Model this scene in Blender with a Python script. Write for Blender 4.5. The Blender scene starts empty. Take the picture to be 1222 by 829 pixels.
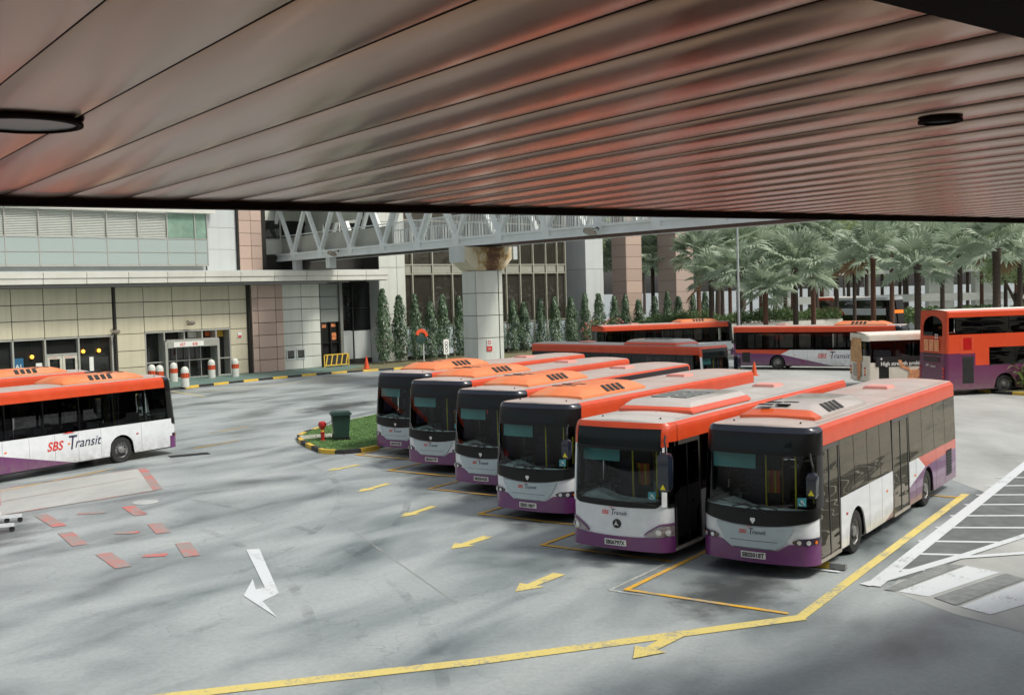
import bpy, bmesh, math, random
from math import sin, cos, pi, radians, sqrt, atan2, hypot
from mathutils import Vector, Matrix
random.seed(7)
SC = bpy.context.scene
COL = SC.collection

# ------------------------------------------------------------------ camera
cam_d = bpy.data.cameras.new('camera'); cam = bpy.data.objects.new('camera', cam_d); COL.objects.link(cam)
cam_d.sensor_width = 36.0; cam_d.lens = 39.08; cam_d.clip_start = 0.05; cam_d.clip_end = 3000
PITCH, ROLL, CAMH = 0.04916, 0.02811, 5.895
fw = Vector((0, cos(PITCH), -sin(PITCH))); rt = Vector((1, 0, 0)); up = rt.cross(fw)
r2 = rt * cos(ROLL) - up * sin(ROLL); u2 = rt * sin(ROLL) + up * cos(ROLL)
M = Matrix((r2, u2, -fw)).transposed().to_4x4(); M.translation = Vector((0, 0, CAMH))
cam.matrix_world = M
SC.camera = cam

# ------------------------------------------------------------------ sky and sun (bright overcast)
SUN_EL, SUN_AZ = radians(54), radians(112)      # azimuth from +Y towards +X
w = bpy.data.worlds.new("World"); SC.world = w; w.use_nodes = True
nt = w.node_tree; nt.nodes.clear()
sky = nt.nodes.new('ShaderNodeTexSky'); sky.sky_type = 'NISHITA'; sky.sun_disc = False
sky.sun_elevation = SUN_EL; sky.sun_rotation = SUN_AZ; sky.dust_density = 4.0; sky.air_density = 1.2
hs = nt.nodes.new('ShaderNodeHueSaturation'); hs.inputs['Saturation'].default_value = 0.28
bg = nt.nodes.new('ShaderNodeBackground'); bg.inputs['Strength'].default_value = 0.082
wo = nt.nodes.new('ShaderNodeOutputWorld')
nt.links.new(sky.outputs[0], hs.inputs['Color']); nt.links.new(hs.outputs[0], bg.inputs[0]); nt.links.new(bg.outputs[0], wo.inputs[0])
sd = bpy.data.lights.new('sun', 'SUN'); sd.energy = 1.5; sd.angle = radians(11); sd.color = (1, .94, .85)
so = bpy.data.objects.new('sun', sd); COL.objects.link(so)
sdir = Vector((sin(SUN_AZ) * cos(SUN_EL), cos(SUN_AZ) * cos(SUN_EL), sin(SUN_EL)))
so.rotation_euler = sdir.to_track_quat('Z', 'Y').to_euler(); so.location = (0, 0, 60)
SC.view_settings.view_transform = 'Standard'; SC.view_settings.look = 'None'
SC.view_settings.exposure = 0.74; SC.view_settings.gamma = 1.0
SC.cycles.max_bounces = 7; SC.cycles.transparent_max_bounces = 12

# ------------------------------------------------------------------ materials
MATS = {}
def srgb(r, g, b):
    f = lambda c: (c / 255 / 12.92) if c / 255 <= .04045 else ((c / 255 + .055) / 1.055) ** 2.4
    return (f(r), f(g), f(b), 1)
def newmat(name):
    m = bpy.data.materials.new(name); m.use_nodes = True
    n = m.node_tree; n.nodes.clear()
    o = n.nodes.new('ShaderNodeOutputMaterial'); return m, n, o
def N(n, t, **kw):
    x = n.nodes.new(t)
    for k, v in kw.items():
        if k in x.inputs: x.inputs[k].default_value = v
        else: setattr(x, k, v)
    return x
def L(n, a, b): n.links.new(a, b)
def ramp(n, fac, stops):
    r = n.nodes.new('ShaderNodeValToRGB'); e = r.color_ramp.elements
    while len(e) > 1: e.remove(e[-1])
    e[0].position = stops[0][0]; e[0].color = stops[0][1]
    for p, c in stops[1:]:
        q = e.new(p); q.color = c
    L(n, fac, r.inputs[0]); return r
def g1(v): return (v, v, v, 1)
def mat(name, col, rough=.5, metal=0, var=.12, scale=3.0, spec=.5, coat=0, bump=0, bscale=40, dirt=None, emit=None, coords='Object', stretch=(1, 1, 1)):
    """principled material with a noise-driven tint variation, optional bump"""
    if name in MATS: return MATS[name]
    m, n, o = newmat(name)
    p = N(n, 'ShaderNodeBsdfPrincipled'); p.inputs['Roughness'].default_value = rough; p.inputs['Metallic'].default_value = metal
    p.inputs['Specular IOR Level'].default_value = spec; p.inputs['Coat Weight'].default_value = coat; p.inputs['Coat Roughness'].default_value = .08
    tc = N(n, 'ShaderNodeTexCoord'); mp = N(n, 'ShaderNodeMapping'); mp.inputs['Scale'].default_value = stretch
    L(n, tc.outputs[coords], mp.inputs[0])
    no = N(n, 'ShaderNodeTexNoise', Scale=scale, Detail=6.0, Roughness=.6); L(n, mp.outputs[0], no.inputs['Vector'])
    if name.endswith('_panel') or name.endswith('_cladding'):
        oi = N(n, 'ShaderNodeObjectInfo'); am = N(n, 'ShaderNodeMath', operation='MULTIPLY_ADD'); L(n, oi.outputs['Random'], am.inputs[0]); am.inputs[1].default_value = .42; L(n, no.outputs[0], am.inputs[2])
        as_ = N(n, 'ShaderNodeMath', operation='ADD'); L(n, am.outputs[0], as_.inputs[0]); as_.inputs[1].default_value = -.2; nfac = as_.outputs[0]
        mps = N(n, 'ShaderNodeMapping'); mps.inputs['Scale'].default_value = (5, 5, .35); L(n, tc.outputs[coords], mps.inputs[0]); mps_out = mps.outputs[0]
    else: nfac = no.outputs[0]; mps_out = None
    lo = tuple(c * (1 - var) for c in col[:3]) + (1,); hi = tuple(min(1, c * (1 + var)) for c in col[:3]) + (1,)
    r = ramp(n, nfac, [(.3, lo), (.7, hi)]); cout = r.outputs[0]
    if dirt:
        no2 = N(n, 'ShaderNodeTexNoise', Scale=scale * .45, Detail=8.0, Roughness=.7); L(n, mps_out or mp.outputs[0], no2.inputs['Vector'])
        rr = ramp(n, no2.outputs[0], [(.45, g1(0)), (.75, g1(1))])
        mu = N(n, 'ShaderNodeMath', operation='MULTIPLY'); L(n, rr.outputs[0], mu.inputs[0]); mu.inputs[1].default_value = dirt[1]
        mx = N(n, 'ShaderNodeMixRGB'); L(n, mu.outputs[0], mx.inputs[0]); L(n, cout, mx.inputs[1]); mx.inputs[2].default_value = dirt[0]; cout = mx.outputs[0]
    L(n, cout, p.inputs['Base Color'])
    if emit:
        p.inputs['Emission Color'].default_value = emit[0]; p.inputs['Emission Strength'].default_value = emit[1]
    if bump:
        nb = N(n, 'ShaderNodeTexNoise', Scale=bscale, Detail=4.0); L(n, mp.outputs[0], nb.inputs['Vector'])
        b = N(n, 'ShaderNodeBump', Strength=bump, Distance=.02); L(n, nb.outputs[0], b.inputs['Height']); L(n, b.outputs[0], p.inputs['Normal'])
    L(n, p.outputs[0], o.inputs[0]); MATS[name] = m; return m

def glass_mat(name, tint, refl_ior=1.5, rough=.02, trans=.8, wave=0, gcol=(.95, .95, .95, 1)):
    """thin pane: transparent tinted sheet with a fresnel reflection"""
    m, n, o = newmat(name)
    t = N(n, 'ShaderNodeBsdfTransparent'); t.inputs[0].default_value = tuple(c * trans for c in tint[:3]) + (1,)
    g = N(n, 'ShaderNodeBsdfGlossy'); g.inputs['Roughness'].default_value = rough; g.inputs[0].default_value = gcol
    f = N(n, 'ShaderNodeFresnel'); f.inputs[0].default_value = refl_ior
    if wave:
        tc = N(n, 'ShaderNodeTexCoord'); mp = N(n, 'ShaderNodeMapping'); mp.inputs['Scale'].default_value = (1, .2, 1.3); L(n, tc.outputs['Object'], mp.inputs[0]); no = N(n, 'ShaderNodeTexNoise', Scale=1.1, Detail=1.5); L(n, mp.outputs[0], no.inputs['Vector'])
        b = N(n, 'ShaderNodeBump', Strength=1.0, Distance=wave); L(n, no.outputs[0], b.inputs['Height']); L(n, b.outputs[0], g.inputs['Normal'])
    mx = N(n, 'ShaderNodeMixShader'); L(n, f.outputs[0], mx.inputs[0]); L(n, t.outputs[0], mx.inputs[1]); L(n, g.outputs[0], mx.inputs[2])
    L(n, mx.outputs[0], o.inputs[0]); MATS[name] = m; return m
def darkglass(name, base, ior=1.6, gcol=(1, 1, 1, 1), rough=.03, wave=.0):
    """tinted pane: nearly opaque dark film under a fresnel reflection, slightly wavy"""
    m, n, o = newmat(name)
    d = N(n, 'ShaderNodeBsdfDiffuse'); d.inputs[0].default_value = base
    g = N(n, 'ShaderNodeBsdfGlossy'); g.inputs['Roughness'].default_value = rough; g.inputs[0].default_value = gcol
    f = N(n, 'ShaderNodeFresnel'); f.inputs[0].default_value = ior
    if wave:
        tc = N(n, 'ShaderNodeTexCoord'); mp = N(n, 'ShaderNodeMapping'); mp.inputs['Scale'].default_value = (1, .2, 1.3); L(n, tc.outputs['Object'], mp.inputs[0]); no = N(n, 'ShaderNodeTexNoise', Scale=1.1, Detail=1.5); L(n, mp.outputs[0], no.inputs['Vector'])
        b = N(n, 'ShaderNodeBump', Strength=1.0, Distance=wave); L(n, no.outputs[0], b.inputs['Height']); L(n, b.outputs[0], g.inputs['Normal'])
    mx = N(n, 'ShaderNodeMixShader'); L(n, f.outputs[0], mx.inputs[0]); L(n, d.outputs[0], mx.inputs[1]); L(n, g.outputs[0], mx.inputs[2])
    L(n, mx.outputs[0], o.inputs[0]); MATS[name] = m; return m

WHITE = srgb(226, 230, 232); PURPLE = srgb(106, 46, 104); ORANGE = srgb(204, 70, 30)
def livery(name, H, segs):
    """bus paint seen from the side: regions cut by straight lines in the bus's own length (Y) and height (Z).
    segs: list of (colour, [(a,b,c),...]) region = all a*Y+b*Z+c>0 ; later overrides earlier"""
    m, n, o = newmat(name)
    p = N(n, 'ShaderNodeBsdfPrincipled', Roughness=.32); p.inputs['Coat Weight'].default_value = .6; p.inputs['Coat Roughness'].default_value = .06
    tc = N(n, 'ShaderNodeTexCoord'); sx = N(n, 'ShaderNodeSeparateXYZ'); L(n, tc.outputs['Object'], sx.inputs[0])
    cur = None
    for col, conds in segs:
        if cur is None:
            c = N(n, 'ShaderNodeRGB'); c.outputs[0].default_value = col; cur = c.outputs[0]; continue
        fac = None
        for a, b, c0 in conds:
            m1 = N(n, 'ShaderNodeMath', operation='MULTIPLY_ADD'); L(n, sx.outputs[1], m1.inputs[0]); m1.inputs[1].default_value = a; m1.inputs[2].default_value = c0
            m2 = N(n, 'ShaderNodeMath', operation='MULTIPLY_ADD'); L(n, sx.outputs[2], m2.inputs[0]); m2.inputs[1].default_value = b; L(n, m1.outputs[0], m2.inputs[2])
            gt = N(n, 'ShaderNodeMath', operation='GREATER_THAN'); L(n, m2.outputs[0], gt.inputs[0]); gt.inputs[1].default_value = 0
            if fac is None: fac = gt.outputs[0]
            else:
                mm = N(n, 'ShaderNodeMath', operation='MULTIPLY'); L(n, fac, mm.inputs[0]); L(n, gt.outputs[0], mm.inputs[1]); fac = mm.outputs[0]
        mx = N(n, 'ShaderNodeMixRGB'); L(n, fac, mx.inputs[0]); L(n, cur, mx.inputs[1]); mx.inputs[2].default_value = col; cur = mx.outputs[0]
    no = N(n, 'ShaderNodeTexNoise', Scale=2.0, Detail=8.0, Roughness=.7); L(n, tc.outputs['Object'], no.inputs['Vector'])
    rr = ramp(n, no.outputs[0], [(.35, g1(.86)), (.7, g1(1))])
    mx = N(n, 'ShaderNodeMixRGB', blend_type='MULTIPLY'); mx.inputs[0].default_value = 1; L(n, cur, mx.inputs[1]); L(n, rr.outputs[0], mx.inputs[2])
    gz = ramp(n, sx.outputs[2], [(.25, g1(1)), (.95, g1(0))]); ng = N(n, 'ShaderNodeTexNoise', Scale=3.5, Detail=8.0, Roughness=.75); L(n, tc.outputs['Object'], ng.inputs['Vector'])
    rg = ramp(n, ng.outputs[0], [(.35, g1(.1)), (.7, g1(.75))]); mg = N(n, 'ShaderNodeMath', operation='MULTIPLY'); L(n, gz.outputs[0], mg.inputs[0]); L(n, rg.outputs[0], mg.inputs[1])
    m2_ = N(n, 'ShaderNodeMixRGB'); L(n, mg.outputs[0], m2_.inputs[0]); L(n, mx.outputs[0], m2_.inputs[1]); m2_.inputs[2].default_value = srgb(120, 110, 98); mx = m2_
    L(n, mx.outputs[0], p.inputs['Base Color']); L(n, p.outputs[0], o.inputs[0]); MATS[name] = m; return m

# side livery: white, purple sweep rising to the rear, orange sliver under the windows
def ln(y0, z0, y1, z1, below=True):
    a, b = (z1 - z0), -(y1 - y0)          # normal form
    c = -(a * y0 + b * z0)
    # sign so that points below the line are positive
    t = a * ((y0 + y1) / 2) + b * ((z0 + z1) / 2 - 1) + c
    s = 1 if (t > 0) == below else -1
    return (a * s, b * s, c * s)
BUS_L = 12.0
SEG_SD = [(WHITE, None), (ORANGE, [(.34, .70, -(.34 * 7.8 + .70 * 1.42))]),
          (PURPLE, [ln(8.5, 1.08, 4.8, .30), ln(8.5, 1.08, 12, 1.16)])]
m_livery = livery('bus_paint', 3.0, SEG_SD)
m_white = mat('white_paint', WHITE, .3, var=.06, coat=.5, dirt=(srgb(150, 145, 140), .25))
m_purple = mat('purple_paint', PURPLE, .3, var=.06, coat=.6)
m_orange = mat('orange_paint', ORANGE, .4, var=.08, coat=.2, dirt=(srgb(206, 104, 66), .3))
m_roof = mat('bus_roof', srgb(184, 172, 164), .45, var=.12, scale=1.2, dirt=(srgb(208, 120, 96), .38), stretch=(1, .35, 1))
m_roofgrey = mat('bus_roof_pale', srgb(186, 182, 176), .45, var=.1, scale=1.2, dirt=(srgb(150, 140, 134), .4), stretch=(1, .35, 1))
m_pod = mat('pod_orange', srgb(222, 124, 74), .5, var=.12, scale=1.5, dirt=(srgb(198, 160, 128), .9), stretch=(1, .5, 1))
m_podw = mat('pod_pale', srgb(192, 182, 174), .4, var=.1, scale=1.5, dirt=(srgb(226, 140, 100), .3))
m_grille = mat('silver_grille', srgb(176, 190, 194), .3, var=.05, coat=.4)
m_black = mat('black_trim', g1(.012), .35, var=.3)
m_navy = mat('navy_visor', srgb(26, 32, 46), .25, var=.2, coat=.6)
m_rubber = mat('rubber', g1(.02), .85, var=.3, bump=.2)
m_rim = mat('wheel_rim', srgb(150, 150, 148), .45, metal=.5, var=.2, scale=12, dirt=(srgb(40, 34, 30), .8))
m_lamp = mat('lamp_glass', g1(.7), .05, var=.05, coat=1, metal=.4)
m_amber = mat('amber_lamp', srgb(235, 120, 20), .2, var=.1)
m_red = mat('red_lamp', srgb(190, 24, 20), .2, var=.1, coat=.5)
m_redp = mat('red_print', srgb(205, 50, 38), .5, var=.1)
m_navyp = mat('navy_print', srgb(38, 38, 66), .5, var=.1)
m_plate = mat('plate', srgb(226, 226, 220), .5, var=.05)
m_inkb = mat('black_print', g1(.02), .5)
m_yellow = mat('yellow_print', srgb(240, 225, 40), .4, var=.05)
m_teal = mat('sun_blind', srgb(92, 150, 150), .6, var=.1)
m_dash = mat('dashboard', srgb(226, 230, 226), .5, var=.2, scale=6)
m_seat = mat('seat_fabric', srgb(70, 62, 84), .9, var=.3, scale=20)
m_int = mat('cabin_lining', srgb(120, 124, 122), .7, var=.15)
m_intd = mat('cabin_floor', srgb(50, 50, 52), .8, var=.2)
m_vest = mat('safety_vest', srgb(240, 110, 40), .8, var=.2)
m_chrome = mat('chrome', g1(.6), .2, metal=1, var=.1)
m_vent = mat('vent_black', g1(.015), .6, var=.4)
m_sblue = mat('sticker_blue', srgb(60, 140, 150), .5)
m_ws = glass_mat('windscreen', (.82, .95, .93), 1.42, .01, .96)
m_tint = glass_mat('tinted_window', (.55, .55, .56), 1.5, .02, .38)
m_tintb = glass_mat('bronze_window', (.62, .5, .36), 1.95, .02, .7, .12, (1, .9, .74, 1))
m_disp = darkglass('display_glass', (.012, .017, .018, 1), 1.3)

# ------------------------------------------------------------------ mesh building
class MB:
    def __init__(s): s.v = []; s.f = []; s.m = []; s.sm = []; s.cur = 0; s.smooth = False
    def add(s, vs, fs, sm=None):
        b = len(s.v); s.v += [tuple(x) for x in vs]
        for f in fs: s.f.append(tuple(i + b for i in f)); s.m.append(s.cur); s.sm.append(s.smooth if sm is None else sm)
    def box(s, x0, x1, y0, y1, z0, z1):
        s.add([(x0, y0, z0), (x1, y0, z0), (x1, y1, z0), (x0, y1, z0), (x0, y0, z1), (x1, y0, z1), (x1, y1, z1), (x0, y1, z1)],
              [(0, 3, 2, 1), (4, 5, 6, 7), (0, 1, 5, 4), (1, 2, 6, 5), (2, 3, 7, 6), (3, 0, 4, 7)]); return s
    def bar(s, a, b, w, h=None, upv=(0, 0, 1)):
        a = Vector(a); b = Vector(b); h = w if h is None else h
        d = (b - a).normalized(); U = Vector(upv)
        if abs(d.dot(U)) > .98: U = Vector((1, 0, 0))
        sv = d.cross(U).normalized(); uv = sv.cross(d)
        P = []
        for q in (a, b):
            for i, j in ((-1, -1), (1, -1), (1, 1), (-1, 1)): P.append(q + sv * (i * w / 2) + uv * (j * h / 2))
        s.add(P, [(0, 1, 2, 3)[::-1], (4, 5, 6, 7), (0, 1, 5, 4), (1, 2, 6, 5), (2, 3, 7, 6), (3, 0, 4, 7)]); return s
    def tube(s, pts, r, n=8, cap=True):
        pts = [Vector(p) for p in pts]; rs = r if isinstance(r, (list, tuple)) else [r] * len(pts)
        rings = []; prev = None
        for i, p in enumerate(pts):
            d = (pts[min(i + 1, len(pts) - 1)] - pts[max(i - 1, 0)]).normalized()
            U = prev if prev is not None else (Vector((0, 0, 1)) if abs(d.z) < .9 else Vector((1, 0, 0)))
            sv = d.cross(U).normalized(); uv = sv.cross(d).normalized(); prev = uv
            rings.append([p + (sv * cos(2 * pi * k / n) + uv * sin(2 * pi * k / n)) * rs[i] for k in range(n)])
        vs = [v for R in rings for v in R]; fs = []
        for i in range(len(rings) - 1):
            for k in range(n): fs.append((i * n + k, i * n + (k + 1) % n, (i + 1) * n + (k + 1) % n, (i + 1) * n + k))
        if cap: fs += [tuple(range(n))[::-1], tuple((len(rings) - 1) * n + k for k in range(n))]
        s.add(vs, fs, True if n > 5 else False); return s
    def lathe(s, prof, n=24, axis='z', c=(0, 0, 0)):
        """prof: (r, h) pairs turned round an axis"""
        vs = []; c = Vector(c)
        for r, h in prof:
            for k in range(n):
                a = 2 * pi * k / n
                if axis == 'z': q = Vector((r * cos(a), r * sin(a), h))
                elif axis == 'x': q = Vector((h, r * cos(a), r * sin(a)))
                else: q = Vector((r * sin(a), h, r * cos(a)))
                vs.append(c + q)
        fs = []
        for i in range(len(prof) - 1):
            for k in range(n): fs.append((i * n + k, i * n + (k + 1) % n, (i + 1) * n + (k + 1) % n, (i + 1) * n + k))
        s.add(vs, fs, True); return s
    def prism(s, poly, z0, z1, frame=None):
        """poly of 2D points extruded z0..z1; frame maps (x,y,z)->3D"""
        fr = frame or (lambda x, y, z: (x, y, z)); n = len(poly)
        vs = [fr(x, y, z0) for x, y in poly] + [fr(x, y, z1) for x, y in poly]
        s.add(vs, [tuple(range(n))[::-1], tuple(range(n, 2 * n))] + [(i, (i + 1) % n, n + (i + 1) % n, n + i) for i in range(n)], False); return s
    def mesh(s, name, mats, recalc=True, sharp=35):
        me = bpy.data.meshes.new(name); me.from_pydata(s.v, [], s.f)
        for m in (mats if isinstance(mats, (list, tuple)) else [mats]): me.materials.append(m)
        me.polygons.foreach_set('material_index', s.m)
        me.polygons.foreach_set('use_smooth', s.sm)
        if recalc:
            b = bmesh.new(); b.from_mesh(me); bmesh.ops.recalc_face_normals(b, faces=b.faces)
            if any(s.sm):
                for e in b.edges:
                    if len(e.link_faces) == 2 and e.calc_face_angle(0) > radians(sharp): e.smooth = False
            b.to_mesh(me); b.free()
        me.update(); return me

CACHE = {}
def link(name, me, parent=None, loc=None, rotz=None):
    o = bpy.data.objects.new(name, me); COL.objects.link(o)
    if parent is not None: o.parent = parent
    if loc is not None: o.location = loc
    if rotz is not None: o.rotation_euler = (0, 0, rotz)
    return o
def obj(name, mb, m, parent=None, loc=None, rotz=None, recalc=True):
    return link(name, mb.mesh(name, m, recalc), parent, loc, rotz)
def cpart(key, name, fn, m, parent, loc=None):
    """part with shared mesh data: fn builds it the first time only"""
    k = (key, name)
    if k not in CACHE: CACHE[k] = fn().mesh(name, m)
    return link(name, CACHE[k], parent, loc)
def thing(name, label, cat, loc=(0, 0, 0), rotz=0, group=None):
    o = bpy.data.objects.new(name, None); COL.objects.link(o); o.empty_display_size = .3
    o.location = loc; o.rotation_euler = (0, 0, rotz); tag(o, label, cat, group); return o
def tag(o, label=None, cat=None, group=None, kind=None):
    if label: o['label'] = label
    if cat: o['category'] = cat
    if group: o['group'] = group
    if kind: o['kind'] = kind
    return o
def structure(name, mb, m, parent=None, recalc=True):
    o = obj(name, mb, m, parent, recalc=recalc); o['kind'] = 'structure'; return o

def text_mesh(txt, size, shear=0, bold=0, ext=.003):
    k = ('txt', txt, size, shear, bold)
    if k in CACHE: return CACHE[k]
    c = bpy.data.curves.new('t', 'FONT'); c.body = txt; c.size = size; c.shear = shear; c.offset = bold; c.extrude = ext; c.align_x = 'LEFT'
    c.resolution_u = 3
    o = bpy.data.objects.new('t', c); COL.objects.link(o)
    dg = bpy.context.evaluated_depsgraph_get(); dg.update()
    me = bpy.data.meshes.new_from_object(o.evaluated_get(dg)); COL.objects.unlink(o); bpy.data.objects.remove(o)
    vs = [tuple(v.co) for v in me.vertices]; fs = [tuple(p.vertices) for p in me.polygons]
    CACHE[k] = (vs, fs); return CACHE[k]
def put_text(mb, txt, size, org, right, upd, shear=0, bold=0, squeeze=1, surf=None):
    vs, fs = text_mesh(txt, size, shear, bold); org = Vector(org); R = Vector(right); U = Vector(upd); Nn = R.cross(U)
    P = [org + R * (v[0] * squeeze) + U * v[1] + Nn * v[2] for v in vs]
    if surf: P = [surf(p) for p in P]
    mb.add(P, fs, False); return mb
def text_width(txt, size, shear=0, bold=0):
    vs, _ = text_mesh(txt, size, shear, bold); return max(v[0] for v in vs)

# ------------------------------------------------------------------ bus body surface
class Body:
    """a bus skin: plan outline (front centre -> rear centre), height profile; S(s,z,d) gives a point on it"""
    def __init__(b, Ln=12.0, W=1.25, H=3.02, bow=.12, rake=.22, rz=1.15, corner=.27, rr=.2, rearrake=.0):
        b.L, b.W, b.H, b.rake, b.rz, b.rearrake = Ln, W, H, rake, rz, rearrake
        P = []
        xc = W - corner
        for i in range(13): x = xc * i / 12; P.append((x, bow * (x / xc) ** 2))
        y1 = bow + .42
        for i in range(1, 11):
            t = i / 10; q0 = (xc, bow); q1 = (W - .03, bow + .09); q2 = (W, y1)
            P.append(tuple((1 - t) ** 2 * q0[k] + 2 * t * (1 - t) * q1[k] + t * t * q2[k] for k in (0, 1)))
        b.y1 = y1
        for i in range(1, 25): P.append((W, y1 + (Ln - rr - y1) * i / 24))
        for i in range(1, 7):
            a = pi / 2 * i / 6; P.append((W - rr + rr * cos(a), Ln - rr + rr * sin(a)))
        P.append((0, Ln + .01))
        b.P = P; b.cs = [0]
        for i in range(1, len(P)): b.cs.append(b.cs[-1] + hypot(P[i][0] - P[i - 1][0], P[i][1] - P[i - 1][1]))
        b.S1 = b.cs[22]; b.S2 = b.cs[46]; b.SE = b.cs[-1]; b.S3 = b.cs[52]
    def sy(b, y): return b.S1 + (y - b.y1)                 # arc length of a point on the straight side
    def sr(b, x): return b.SE - x                           # rear face, x>=0
    def plan(b, s):
        a = min(abs(s), b.SE); cs = b.cs; lo = 0; hi = len(cs) - 1
        while hi - lo > 1:
            m = (lo + hi) // 2
            if cs[m] <= a: lo = m
            else: hi = m
        t = (a - cs[lo]) / (cs[hi] - cs[lo]); p, q = b.P[lo], b.P[hi]
        x = p[0] + (q[0] - p[0]) * t; y = p[1] + (q[1] - p[1]) * t
        def nrm(i):
            i0 = max(i - 1, 0); i1 = min(i + 1, len(b.P) - 1)
            tx, ty = b.P[i1][0] - b.P[i0][0], b.P[i1][1] - b.P[i0][1]
            if i == 0: tx, ty = 1, 0
            if i == len(b.P) - 1: tx, ty = -1, 0
            l = hypot(tx, ty); return (ty / l, -tx / l)
        n0, n1 = nrm(lo), nrm(hi); nx = n0[0] * (1 - t) + n1[0] * t; ny = n0[1] * (1 - t) + n1[1] * t; l = hypot(nx, ny)
        sg = -1 if s < 0 else 1
        return x * sg, y, nx / l * sg, ny / l
    def S(b, s, z, d=0.0):
        x, y, nx, ny = b.plan(s)
        ins = 0.055 * max(0, (z - 1.2) / (b.H - 1.2)); r = .13
        if z > b.H - r: t = (z - (b.H - r)) / r; ins += r * (1 - sqrt(max(0, 1 - t * t))) * .8
        rk = b.rake * max(0, (z - b.rz) / (b.H - b.rz)) ** 1.25
        if z > b.H - .3: rk += .08 * ((z - b.H + .3) / .3) ** 2
        wf = max(0, 1 - y / 1.0)
        x2 = x - nx * (ins) if y > .3 else x - nx * ins * (y / .3)
        y2 = y + rk * wf
        if y > b.L - .5: y2 -= b.rearrake * max(0, (z - 1.0) / (b.H - 1.0)) * (y - b.L + .5) / .5
        return Vector((x2 + nx * d, y2 + ny * d, z))
    def patch(b, mb, f, nu, nv, d=0.0, th=.02, smooth=True):
        """f(u,v)->(s,z) u,v in 0..1; solid sheet of thickness th whose outer face sits d off the skin"""
        O = []; I = []
        for j in range(nv + 1):
            for i in range(nu + 1):
                s, z = f(i / nu, j / nv); O.append(b.S(s, z, d)); I.append(b.S(s, z, d - th))
        W = nu + 1; fs = []; k = len(O)
        for j in range(nv):
            for i in range(nu):
                a = j * W + i; q = (a, a + 1, a + 1 + W, a + W); fs.append(q)
                if th: fs.append(tuple(x + k for x in q[::-1]))
        if th:
            for i in range(nu):
                fs.append((i, i + k, i + 1 + k, i + 1)); a = nv * W + i; fs.append((a, a + 1, a + 1 + k, a + k))
            for j in range(nv):
                a = j * W; fs.append((a, a + W, a + W + k, a + k)); a = j * W + nu; fs.append((a, a + k, a + W + k, a + W))
            mb.add(O + I, fs, smooth)
        else: mb.add(O, fs, smooth)
        return mb
    def rect(b, mb, s0, s1, z0, z1, d=0.0, th=.02, nu=None, nv=1):
        z0f = z0 if callable(z0) else (lambda s: z0); z1f = z1 if callable(z1) else (lambda s: z1)
        nu = nu or max(1, int(abs(s1 - s0) / .12) if min(abs(s0), abs(s1)) < b.S1 or max(abs(s0), abs(s1)) > b.S2 else 1)
        def f(u, v):
            s = s0 + (s1 - s0) * u; a = z0f(s); return s, a + (z1f(s) - a) * v
        return b.patch(mb, f, nu, nv, d, th)
    def roof(b, mb, crown=.06, inset=0, zoff=0):
        ss = [b.cs[i] for i in range(len(b.P))]; n = 8; rows = []
        for s in ss[:-1]:
            A = b.S(-s, b.H, 0); B = b.S(s, b.H, 0)
            rows.append([Vector((A.x + (B.x - A.x) * k / n, A.y, b.H + zoff + crown * (1 - (2 * k / n - 1) ** 2) * min(1, abs(B.x) / .8))) for k in range(n + 1)])
        vs = [v for r in rows for v in r]; fs = []
        for j in range(len(rows) - 1):
            for i in range(n): a = j * (n + 1) + i; fs.append((a, a + 1, a + n + 2, a + n + 1))
        mb.add(vs, fs, True); return mb

def arch(ys, r=.56, zc=.48):
    """lower edge of the side panel with wheel arches at ys"""
    def f(b, base):
        def g(s):
            y = abs(s) - b.S1 + b.y1; z = base
            for yw in ys:
                if abs(y - yw) < r: z = max(z, zc + sqrt(r * r - (y - yw) ** 2))
            return z
        return g
    return f

def wheel(parent, x, y, side, key='w', r=.48, w=.28):
    def ty():
        m = MB(); m.lathe([(r - .19, -w / 2), (r - .03, -w / 2), (r, -w / 2 + .04), (r, w / 2 - .04), (r - .03, w / 2), (r - .19, w / 2), (r - .2, 0)], 28, 'x'); return m
    t = cpart(key + str(r), 'wheel', ty, m_rubber, parent, (x, y, r))
    def rim():
        m = MB(); sg = side
        m.lathe([(r - .185, sg * (w / 2 - .01)), (r - .2, sg * (w / 2 - .03)), (r - .24, sg * (w / 2 - .09)), (.13, sg * (w / 2 - .10)), (.12, sg * (w / 2 - .02)), (.07, sg * (w / 2 + .0)), (.0, sg * (w / 2 + .0))], 24, 'x')
        for k in range(10):
            a = 2 * pi * k / 10; q = Vector((sg * (w / 2 - .085), cos(a) * .165, sin(a) * .165))
            m.box(q.x - .02, q.x + .02, q.y - .018, q.y + .018, q.z - .018, q.z + .018)
        return m
    cpart(key + str(r) + str(side), 'rim', rim, m_rim, t)
    def hole():
        m = MB()
        for k in range(10):
            a = 2 * pi * (k + .5) / 10; q = (side * (w / 2 - .084), cos(a) * .225, sin(a) * .225)
            m.lathe([(.0, side * .004), (.028, side * .004), (.03, 0)], 8, 'x', q)
        return m
    cpart(key + str(r) + str(side), 'rim_opening', hole, m_vent, t)
    return t

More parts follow.
